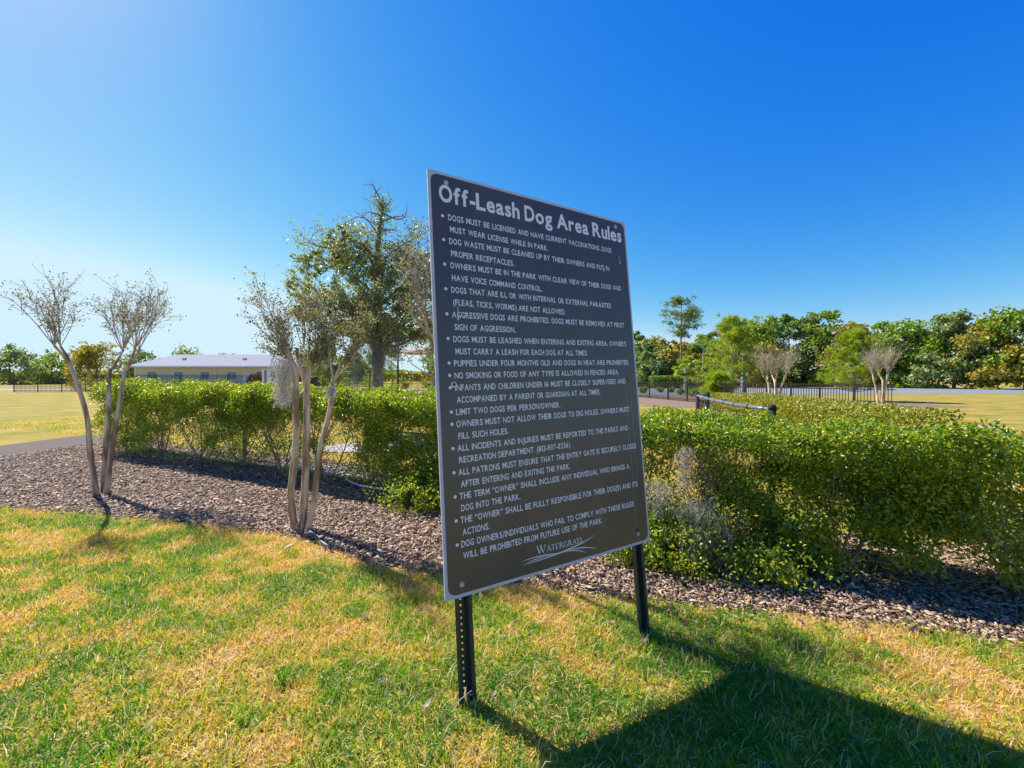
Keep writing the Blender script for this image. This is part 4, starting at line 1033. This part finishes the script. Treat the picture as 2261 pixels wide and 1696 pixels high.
dr = MB().box((5.0, -.03, 1.12), (1.1, .08, 2.2)).build('door', m_white, hs_e); MB().box((5.38, -.10, 1.1), (.06, .06, .14)).build('handle', m_glass, dr)
for x in (-13.6, -.2, 13.6): MB().box((x, -.06, 1.7), (.12, .1, 3.3)).build('downpipe', m_white, hs_e)
for x in (-7, 3.5): MB().box((x, 2.0, 4.75), (.5, .5, .5)).build('roof_vent', m_white, hs_e)
gp = empty('gate_pillar', (-23.7, 41, gzz(-24)), label='white gate pillar with two columns and a grey panel beside the far fence on the left', category='pillar')
for s in (-1, 1): MB().box((s * .24, 0, 1.1), (.18, .3, 2.2)).build('column', m_white, gp)
MB().box((0, .02, 1.1), (.30, .12, 2.1)).build('panel', mat('grey_panel', (.3, .31, .38), .7), gp)
MB().box((0, 0, 2.25), (.76, .4, .1)).build('cap', m_white, gp)
def bush(x, y, w, h, label, mleaf, n=1200, lsize=.12, group=None, d=None):
    z0 = gzz(x); root = empty('bush', (x, y, z0), label=label, category='shrub', group=group)
    d = d or w * .8
    P, c = blob_points((0, 0, h * .5), (w / 2 * .85, d / 2 * .85, h * .42), n, 26, w * .22 if w < 2.5 else .55, .4)
    P[:, 2] = np.abs(P[:, 2])
    mb = MB()
    for k in range(6):
        t = c[k]; mb.tube(curve_pts((0, 0, 0), t, 4), np.linspace(.03, .01, 4), 4, cap=False)
    mb.build('stems', m_stem, root)
    leaves('foliage', P, lsize, mleaf, root, aspect=.65, up=.5, kind='stuff'); return root
bush(-29.6, 50, 4.2, 2.0, 'reddish brown shrub row in front of the beige house at the left edge', LEAF_RED, 2200, .2, d=1.5)
bush(-24.5, 50.5, 3.0, 2.1, 'reddish brown shrub right of the white gate pillar', LEAF_RED, 1500, .2, d=1.5)
bush(-21.5, 50.5, 3.0, 1.7, 'dark green shrub between the reddish shrub and the oak, behind the far fence', LEAF_MID, 1500, .2, d=1.5)
LB = [(-15.4, 46, 3.6, 1.6), (-9.0, 46, 2.6, 1.4), (-5.8, 45.5, 2.8, 1.3), (-12.3, 47, 2.2, 1.5), (-18.7, 46.5, 3.4, 1.7), (-31.5, 45, 3, 1.3), (-35.6, 46, 3.2, 1.5), (-40.5, 45, 3.4, 1.6), (-27, 45, 3, 1.25), (-46, 46, 3.4, 1.6), (-2.0, 46, 2.8, 1.5)]
for i, (x, y, w, h) in enumerate(LB):
    bush(x, y, w, h, 'clipped green shrub just behind the left far fence', [LEAF_MID, LEAF_YEL][i % 2], 900, .15, 'shrubs behind the far fence')

# far treelines ----------------------------------------------------
def canopy_tree(x, y, h, w, label, mleaf, seedv, group, n=2600, lsize=.42, low=.04):
    z0 = gzz(x); r = random.Random(seedv); root = empty('broadleaf_tree', (x, y, z0), label=label, category='tree', group=group)
    mb = MB(); p = curve_pts((0, 0, -.2), (r.gauss(0, .3), r.gauss(0, .3), h * .8), 6, wob=.02, r=r); mb.tube(p, np.linspace(.22, .06, 6), 7)
    for k in range(6):
        a = r.uniform(0, 2 * PI); mb.tube(curve_pts(p[r.randrange(2, 5)], (math.cos(a) * w * .35, math.sin(a) * w * .3, h * r.uniform(.45, .85)), 5, r=r), np.linspace(.10, .03, 5), 5, cap=False)
    mb.build('trunk', m_bark_oak, root)
    lob = []
    for k in range(16):
        a = r.uniform(0, 2 * PI); t = r.uniform(0, 1); zz_ = h * (low + (.92 - low) * t)
        pr_ = (math.sin((t * .8 + .15) * PI)) ** .7; rad = w * .5 * pr_ * r.uniform(.45, .9)
        lob.append((math.cos(a) * rad, math.sin(a) * rad * .8, zz_, w * r.uniform(.16, .27)))
    lob.append((0, 0, h * .9, w * .15)); P = []
    per = n // len(lob)
    for (lx, ly, lz, lr) in lob:
        ns = 10; sub = rand_dirs(ns, .2) * lr * rng.uniform(.4, 1, (ns, 1)); k = rng.integers(0, ns, per)
        P.append(np.array([lx, ly, lz]) + sub[k] + rand_dirs(per) * rng.uniform(0, 1, (per, 1)) ** .5 * lr * .48 * np.array([1, 1, .7]))
    P = np.concatenate(P); P[:, 2] = np.maximum(P[:, 2], .1)
    leaves('crown', P, lsize, mleaf, root, aspect=.7, up=.4, kind='stuff')
    return root
def wx_(px, z): return (px - 1106) / 918. * z       # lateral metres at depth z
RT = [ # (picture column, depth, height, width, leaf)
 (1345, 92, 13.5, 7, LEAF_MID), (1383, 90, 12.4, 6, LEAF_GREY), (1400, 80, 8.5, 8, LEAF_GREY), (1412, 96, 11.2, 7, LEAF_MID), (1430, 84, 9.4, 8, LEAF_OLIVE), (1398, 70, 6.0, 6, LEAF_GREY),
 (1455, 86, 9.6, 8, LEAF_OLIVE), (1478, 92, 10.0, 8, LEAF_OLIVE), (1440, 72, 6.0, 6, LEAF_OLIVE), (1500, 90, 9.2, 7, LEAF_MID), (1515, 98, 12.0, 8, LEAF_MID), (1497, 76, 6.0, 6, LEAF_OLIVE),
 (1540, 94, 13.0, 9, LEAF_GREY), (1575, 96, 14.6, 10, LEAF_MID), (1605, 92, 14.4, 9, LEAF_MID), (1590, 80, 9.5, 9, LEAF_OLIVE), (1630, 88, 14.0, 9, LEAF_MID), (1640, 74, 7.5, 8, LEAF_OLIVE),
 (1660, 84, 14.6, 9, LEAF_MID), (1700, 80, 15.0, 9, LEAF_PINE), (1740, 78, 13.5, 9, LEAF_GREY), (1790, 76, 14.8, 10, LEAF_MID), (1850, 72, 11.0, 10, LEAF_OLIVE), (1910, 70, 12.0, 10, LEAF_MID), (1980, 66, 10.5, 10, LEAF_MID), (2060, 62, 11.5, 10, LEAF_GREY), (2140, 58, 10.0, 10, LEAF_OLIVE), (2215, 56, 11.0, 10, LEAF_MID),
 (1300, 96, 11, 9, LEAF_MID), (1250, 100, 9, 9, LEAF_OLIVE), (1190, 110, 8, 9, LEAF_MID), (1120, 120, 7, 9, LEAF_GREY), (1050, 130, 6.5, 9, LEAF_OLIVE)]
LN = {LEAF_MID.name: 'mid green broadleaf tree in the wood beyond the road on the right', LEAF_GREY.name: 'grey-green oak in the wood beyond the road on the right', LEAF_OLIVE.name: 'olive brown rounded tree in the wood beyond the road on the right', LEAF_PINE.name: 'dark pine in the wood beyond the road on the right'}
LR = {1383: 'tall grey-green tree rising right beside the upper right edge of the sign', 1400: 'grey-green oak crown low beside the right edge of the sign', 1412: 'mid green tree top standing left of the tall lone pine', 1430: 'olive brown tree between the sign and the tall lone pine', 1398: 'low grey-green oak behind the clipped hedge next to the sign', 1455: 'olive tree just left of the tall pine trunk', 1478: 'olive tree directly behind the tall pine trunk', 1440: 'low olive tree behind the clipped hedge left of the palm', 1500: 'mid green tree between the tall pine and the street light', 1515: 'taller mid green tree behind the street light', 1497: 'low olive tree right behind the palm',
      1540: 'grey-green tree at the left shoulder of the young pine', 1575: 'tall mid green tree showing above the young pine', 1605: 'tall mid green tree behind the top of the utility pole', 1590: 'olive tree low behind the young pine and utility pole', 1630: 'mid green tree right of the utility pole', 1640: 'low olive tree behind the pale leafless crape myrtle', 1660: 'tall mid green tree above the pale leafless crape myrtle'}
for i, (px, z_, h_, w_, ml) in enumerate(RT):
    canopy_tree(wx_(px, z_), z_, h_ * .92, w_, LR.get(px, LN[ml.name]), ml, 100 + i, 'wood beyond the road', n=5600, lsize=.5)
LTT = [(20, 100, 9, 12), (110, 110, 8, 12), (210, 105, 9.5, 12), (300, 110, 8.5, 11), (400, 120, 9, 12), (480, 125, 8, 12), (655, 120, 7.0, 12), (720, 110, 6.6, 10), (680, 75, 4.6, 6), (755, 80, 4.4, 6), (790, 120, 6.0, 10), (560, 130, 7, 12), (620, 130, 6.5, 12)]
for i, (px, z_, h_, w_) in enumerate(LTT):
    canopy_tree(wx_(px, z_), z_, h_, w_, 'distant green tree in the line behind the far fence on the left', [LEAF_GREY, LEAF_MID, LEAF_OLIVE][i % 3], 200 + i, 'distant trees on the left', n=2600, lsize=.6)
# low scrub band on the horizon
n = 26000; x = rng.uniform(-190, 40, n); hgt = 2.4 + 2.2 * fbm(np.stack([x, 0 * x], 1), .12, 55, 4)
P = np.stack([x, 128 + rng.uniform(-6, 6, n), rng.uniform(0.1, 1, n) ** .7 * hgt], 1)
leaves('scrub_band', P, .8, LEAF_YEL, None, aspect=.8, up=.5, kind='stuff', label='low yellow-green scrub along the horizon on the left', category='scrub')

# ------------------------------------------------------------------ right background
# tall pine
def tall_pine(x, y, h, label, seedv, crown=.42, w=7.5, group=None):
    r = random.Random(seedv); z0 = gzz(x); root = empty('pine_tree', (x, y, z0), label=label, category='tree', group=group)
    m = mat('pine_bark', (.25, .15, .10), .9, (.36, .24, .17), 4, bump=.5, bscale=10)
    p = curve_pts((0, 0, -.2), (-.1, 0, h * .95), 9, wob=.008, r=r); mb = MB(); mb.tube(p, np.linspace(.27, .07, 9), 8); mb.build('trunk', m, root)
    mb = MB(); C = []; Dn = []
    for k in range(26):
        t = r.random(); zz_ = h * (1 - crown * (1 - t ** .8)) ; a = r.uniform(0, 2 * PI); L_ = w * .5 * (math.sin((1 - t) * .75 * PI + .45)) * r.uniform(.5, 1.05)
        s = np.array([0, 0, zz_ - .3]); e = s + np.array([math.cos(a) * L_, math.sin(a) * L_, r.uniform(.05, .35) * L_ + .2])
        q = curve_pts(s, e, 6, sag=-.05, wob=.06, r=r); mb.tube(q, np.linspace(.08, .02, 6), 5, cap=False)
        for j in range(7):
            b0 = q[r.randrange(3, 6)]; e2 = b0 + np.array([r.gauss(0, .5), r.gauss(0, .5), r.gauss(.22, .22)]); mb.tube([b0, e2], [.02, .01], 3, cap=False)
            for jj in range(6): C.append(e2 + np.array([r.gauss(0, .34), r.gauss(0, .34), r.gauss(0, .16)])); Dn.append(np.array([r.gauss(0, .4), r.gauss(0, .4), .8]))
    mb.build('limbs', m, root)
    needles('crown', np.array(C), np.array(Dn), LEAF_PINE, root, n=13, length=.5, width=.055, spread=1.9, kind='stuff')
    return root
tall_pine(wx_(1472, 75), 75, 15.1, 'tall lone pine with a flat open crown rising above the wood', 3)
# hanging moss on the tall pine
put_moss((wx_(1448, 74.5), 74.5, 10.8), 2.2, 1.6, 260, 'dark moss hanging from the lower left limbs of the tall pine', seedv=31, strand=1.3)
# palm
palm = empty('palm_tree', (wx_(1481, 40), 40, gzz(16)), label='cabbage palm with pale mottled trunk in front of the wood', category='tree')
m_palm = mat('palm_bark', (.34, .29, .24), .9, (.66, .60, .52), 5, bump=.6, bscale=12)
p = curve_pts((0, 0, -.1), (.03, 0, 2.45), 22, wob=.01); mb = MB(); mb.tube(p, .17 + .025 * np.abs(np.sin(np.arange(22) * 1.9)), 12); mb.build('trunk', m_palm, palm)
V_, T_q, nv = [], [], 0
for k in range(60):
    a = rnd.uniform(0, 2 * PI); el = rnd.uniform(-.8, 1.45); L_ = rnd.uniform(.6, .95)
    d = np.array([math.cos(a) * math.cos(el), math.sin(a) * math.cos(el), math.sin(el)]); s0 = np.array([.03, 0, 2.45]); hub = s0 + d * L_
    hub[2] -= .12 * L_
    side = np.cross(d, [0, 0, 1]); side /= np.linalg.norm(side); up_ = np.cross(side, d)
    for j in range(15):
        b_ = (j - 7) / 7 * 1.5; fd = d * math.cos(b_) + side * math.sin(b_) + up_ * .1; fd /= np.linalg.norm(fd); fl = .62 * (1 - .2 * abs(b_))
        wv = np.cross(fd, up_); wv /= np.linalg.norm(wv)
        tip = hub + fd * fl; tip[2] -= .10
        V_ += [hub, hub + fd * fl * .5 + wv * .055, tip, hub + fd * fl * .5 - wv * .055]; T_q.append((nv, nv + 1, nv + 2, nv + 3)); nv += 4
    st_ = np.array([s0, (s0 + hub) / 2 + [0, 0, .04], hub])
    sd = side * .015; V_ += [st_[0] - sd, st_[0] + sd, hub + sd, hub - sd]; T_q.append((nv, nv + 1, nv + 2, nv + 3)); nv += 4
me = fast_mesh('fronds', np.array(V_), quads=np.array(T_q)); me.materials.append(leafmat('palm_frond', [(.12, .25, .03), (.24, .40, .04), (.42, .50, .06), (.40, .34, .08)], .35, .45, .5)); link('fronds', me, palm, kind='stuff')
# young pine
def young_pine(x, y, h, w, label, seedv, mleaf=LEAF_PINE2, group=None):
    r = random.Random(seedv); z0 = gzz(x); root = empty('young_pine', (x, y, z0), label=label, category='tree', group=group)
    m = mat('young_pine_bark', (.40, .32, .25), .9, (.5, .42, .34), 9)
    mb = MB(); p = curve_pts((0, 0, -.1), (.1, 0, h * .95), 9, wob=.01, r=r); mb.tube(p, np.linspace(.085, .02, 9), 8); mb.build('trunk', m, root)
    mb = MB(); C = []; Dn = []
    for k in range(92):
        t = (k + r.random()) / 92; zz_ = h * (.12 + .84 * t); a = r.uniform(0, 2 * PI); L_ = w * .5 * (1.02 - t) ** .62 * r.uniform(.55, 1.1)
        s = np.array([.1 * t, 0, zz_]); e = s + np.array([math.cos(a) * L_, math.sin(a) * L_, L_ * r.uniform(.2, .6)])
        q = curve_pts(s, e, 6, sag=-.06, wob=.04, r=r); mb.tube(q, np.linspace(.022, .008, 6), 4, cap=False)
        for j in range(4, 6): C.append(q[j]); Dn.append((q[5] - q[3]) + np.array([0, 0, .12]))
        for j in range(5):
            b0 = q[r.randrange(2, 6)]; e2 = b0 + np.array([r.gauss(0, .2), r.gauss(0, .2), r.gauss(.16, .08)]); mb.tube([b0, e2], [.008, .005], 3, cap=False); C.append(e2); Dn.append(e2 - b0 + np.array([0, 0, .1]))
    mb.build('limbs', m, root)
    Dn = np.array(Dn); Dn /= np.linalg.norm(Dn, axis=1)[:, None]
    needles('crown', np.array(C), Dn, mleaf, root, n=38, length=.36, width=.026, spread=1.1, kind='stuff')
    return root
young_pine(wx_(1581, 26), 26, 5.1, 4.3, 'young bushy longleaf pine in front of the grey utility pole', 8)
young_pine(wx_(1550, 24), 24, 1.5, 1.1, 'very small pine at the left foot of the young bushy pine', 9)
young_pine(wx_(1845, 27), 27, 4.4, 3.6, 'young pine at the far right beyond the side hedge', 10)
# light pole and utility pole
m_pale = mat('pale_concrete', (.62, .59, .54), .7)
lpz = 74; lpx = wx_(1516, lpz)
lpo = empty('street_light', (lpx, lpz, gzz(lpx)), label='pale slender street light with short arm left of the young pine', category='street light')
mb = MB(); mb.tube([(0, 0, -.1), (.12, 0, 3), (.22, 0, 6.4)], [.16, .12, .09], 8); mb.build('pole', m_pale, lpo)
mb = MB(); mb.tube([(.2, 0, 6.2), (.35, 0, 6.5), (.8, 0, 6.75), (1.25, 0, 6.85)], .045, 6); mb.build('arm', m_pale, lpo)
MB().box((1.45, 0, 6.86), (.55, .2, .12)).build('lamp_head', m_pale, lpo)
upz = 40; upx = wx_(1606, upz)
upo = empty('utility_pole', (upx, upz, gzz(upx)), label='thick grey square utility pole rising behind the young pine', category='pole')
MB().box((0, 0, 2.75), (.36, .36, 5.6), taper=.72).build('pole', mat('grey_pole', (.16, .16, .18), .8, (.20, .20, .22), 4), upo)
MB().box((.24, 0, 5.15), (.22, .2, .22)).build('lamp', m_pale, upo)
# shrubs by the road
bush(wx_(1388, 42), 42, 1.0, 1.0, 'round dark shrub on the pine straw just right of the sign', LEAF_MID, 700, .12)
RB = [(1425, 44, 1.0, .7), (1450, 44, .9, .7), (1478, 43, 1.2, .8), (1502, 40, 1.8, .9), (1470, 38, .9, .6), (1530, 38, 2.2, .9), (1495, 35, 1.5, .7), (1570, 36, 2, .9)]
for (px, z_, w_, h_) in RB: bush(wx_(px, z_), z_, w_, h_, 'small dark green shrub scattered behind the right picket fence', LEAF_MID, 500, .11, 'shrubs by the road')
def long_hedge(x0, x1, y, h, label, ml):
    n = int(900 * (x1 - x0)); x = rng.uniform(x0, x1, n) - x0; d = rng.uniform(-1, 1, n); z = rng.uniform(.02, 1, n) ** .7 * h * (1 + .14 * (vnoise(np.stack([x, 0 * x], 1), .5, 4) - .5))
    P = np.stack([x, d * .8, z], 1); root = empty('clipped_hedge', (x0, y, 0), label=label, category='hedge')
    mb = MB()
    for k in range(int(x1 - x0)): mb.tube([(k + .5, 0, 0), (k + .5, 0, h * .7)], [.05, .02], 5)
    mb.build('stems', m_stem, root); leaves('foliage', P, .2, ml, root, aspect=.7, up=.5, kind='stuff')
long_hedge(wx_(1403, 66), wx_(1477, 66), 66, 1.95, 'long clipped dark green hedge across the road right of the sign', LEAF_MID)
long_hedge(wx_(1480, 67), wx_(1512, 67), 67, 1.7, 'short brownish clipped hedge right of the palm', LEAF_OLIVE)
# the bare crape myrtles at the right edge
simple_myrtle(8.66, 14, 2.1, 'pale leafless crape myrtle standing behind the side hedge at the right', r=.05, seedv=21, nleaf=0, length=.8, nshoot=14, podp=.1)
simple_myrtle(12.6, 14.5, 2.2, 'pale leafless crape myrtle farther right of its twin behind the side hedge', r=.05, seedv=22, nleaf=0, length=.8, nshoot=14, podp=.1)
simple_myrtle(-4.6, 4.75, 2.3, 'crape myrtle at the far left end of the mulch bed', seedv=23, nleaf=1200, length=.6)

# ================================================================== SMALL THINGS ON THE GROUND
def leaf_litter(x, y, L_, W_, rz, c, label, curl=.25, lift=.02, name='dry_leaf', cat='leaf', tilt=.15):
    m = mat('litter_%s' % name + '_%d' % int(c[0] * 100), c, .7, tuple(min(1, k * 1.25) for k in c), 60, bump=.2, bscale=200)
    n = 9; t = np.linspace(-1, 1, n); V_ = []
    w = np.clip(1 - np.abs(t) ** 1.5, 0, 1) * W_ / 2 * (1 + .18 * np.sin(np.arange(n) * 2.3))
    for th in (0, -.0016):
        for k in range(n):
            zc = curl * L_ * t[k] ** 2 * .5
            V_ += [(t[k] * L_ / 2, -w[k] - .0005, zc + curl * w[k] + th), (t[k] * L_ / 2, 0, zc + th), (t[k] * L_ / 2, w[k] + .0005, zc + curl * w[k] + th)]
    F_ = []
    for k in range(n - 1):
        for s in (0, 1):
            a = k * 3 + s; F_.append((a, a + 3, a + 4, a + 1)); b_ = a + n * 3; F_.append((b_, b_ + 1, b_ + 4, b_ + 3))
    mb = MB(); mb.add(V_, F_, True); o = mb.build(name, m, None, label=label, category=cat)
    o.location = (x, y, gzz(x) + lift); o.rotation_euler = (tilt, tilt * .6, rz); return o
def gp_(px, py):                                        # ground point seen at this spot of the picture
    y = CAM_H * 918 / (py - 819); return ((px - 1106) / 918 * y, y)
for (px, py, L_, W_, rz, c, lb) in [(919, 1562, .062, .022, 1.2, (.46, .42, .37), 'pale grey bark sliver lying on the grass left of the left sign post'), (1000, 1543, .060, .018, .5, (.42, .30, .20), 'tan dry leaf lying at the foot of the left sign post'), (1066, 1530, .035, .02, 1.0, (.42, .33, .25), 'small pale dry leaf on the grass right of the left sign post'),
                               (823, 1508, .045, .026, 1.4, (.16, .14, .13), 'dark grey curled leaf in the middle of the lawn'), (785, 1360, .045, .03, .2, (.15, .12, .11), 'dark brown bark bit on the lawn below the mulch'), (1178, 1483, .035, .022, .9, (.55, .42, .24), 'small yellow-tan leaf on the lawn between the sign posts'),
                               (1322, 1348, .045, .03, .7, (.42, .17, .08), 'red-brown dry leaf on the grass left of the right sign post'), (690, 1500, .03, .012, 2.0, (.48, .38, .28), 'tiny pale sliver on the lawn left of the dark curled leaf'), (1392, 1385, .05, .03, .5, (.48, .34, .24), 'tan leaves caught at the foot of the right sign post')]:
    x, y = gp_(px, py); c = tuple(k * .6 for k in c); leaf_litter(x, y, L_ * 1.1, W_ * .8, rz, c, lb, name='bark_bit' if 'bark' in lb or 'sliver' in lb else 'dry_leaf', cat='bark' if 'bark' in lb or 'sliver' in lb else 'leaf', lift=.022)
o = leaf_litter(-.185, 1.665, .085, .022, 0, (.45, .30, .17), 'upright tan leaf stuck inside the left sign post', tilt=0, lift=.06); o.rotation_euler = (0, 1.45, .6)
mb = MB(); mb.tube([(0, 0, 0), (.045, .01, .03), (.08, .015, .055)], [.0022, .0018, .0016], 5); o = mb.build('twig', m_twig, None, label='thin pale twig leaning across the foot of the left sign post', category='twig'); o.location = (-.235, 1.60, gzz(-.2) + .07)
# weed tuft on the left
x, y = gp_(605, 1500); n = 46; az = rng.uniform(0, 2 * PI, n)
P = np.zeros((n, 3)) + rng.normal(0, .008, (n, 3)) * [1, 1, 0]
wd = grass_blades('weed_tuft', P, np.full(n, .06), rng.uniform(.06, .11, n), np.full(n, .005), GRASS, lean=1.2)
set_props(wd, label='dark green weed tuft in the lawn at the lower left', category='weed'); del wd['kind']; wd.location = (x, y, gzz(x))
# pale irrigation pipe and black tube
m_pipe = mat('weathered_pipe', (.52, .49, .46), .5)
pp = [gp_(745, 1048), gp_(756, 1058), gp_(775, 1066), gp_(800, 1071), gp_(830, 1076), gp_(862, 1083)]
mb = MB(); mb.tube([(x, y, gzz(x) + .05 - .01 * (i == 0)) for i, (x, y) in enumerate(pp)], .011, 8); mb.build('irrigation_pipe', m_pipe, None, label='pale curved irrigation pipe lying on the mulch under the hedge', category='pipe')
pp = [(-1.80, 3.48), (-1.66, 3.34), (-1.52, 3.18), (-1.42, 3.06)]
pp = [gp_(668, 1170), gp_(684, 1186), gp_(700, 1199), gp_(712, 1207)]
mb = MB(); mb.tube([(x, y, gzz(x) + .035) for x, y in pp], .014, 8); mb.build('drip_tube', mat('dark_tube', (.05, .075, .08), .5), None, label='dark drip tube lying on the mulch in front of the near crape myrtle', category='pipe')
# pale gravel showing at the fence foot
n = 900; x = np.concatenate([rng.normal(-3.2, .16, n // 3), rng.normal(-2.75, .10, n // 6), rng.uniform(-3.3, -1.9, n - n // 3 - n // 6)]); y = 6.02 - .48 * (x + 2.6) + rng.normal(0, .10, n) - .10
chips('gravel', x, y, rng.uniform(.02, .05, n), rng.uniform(.03, .05, n), mat('pale_gravel', (.50, .54, .62), .6, (.78, .80, .84), 40), label='loose pale gravel at the foot of the mesh fence behind the near crape myrtle', category='gravel', kind='stuff')
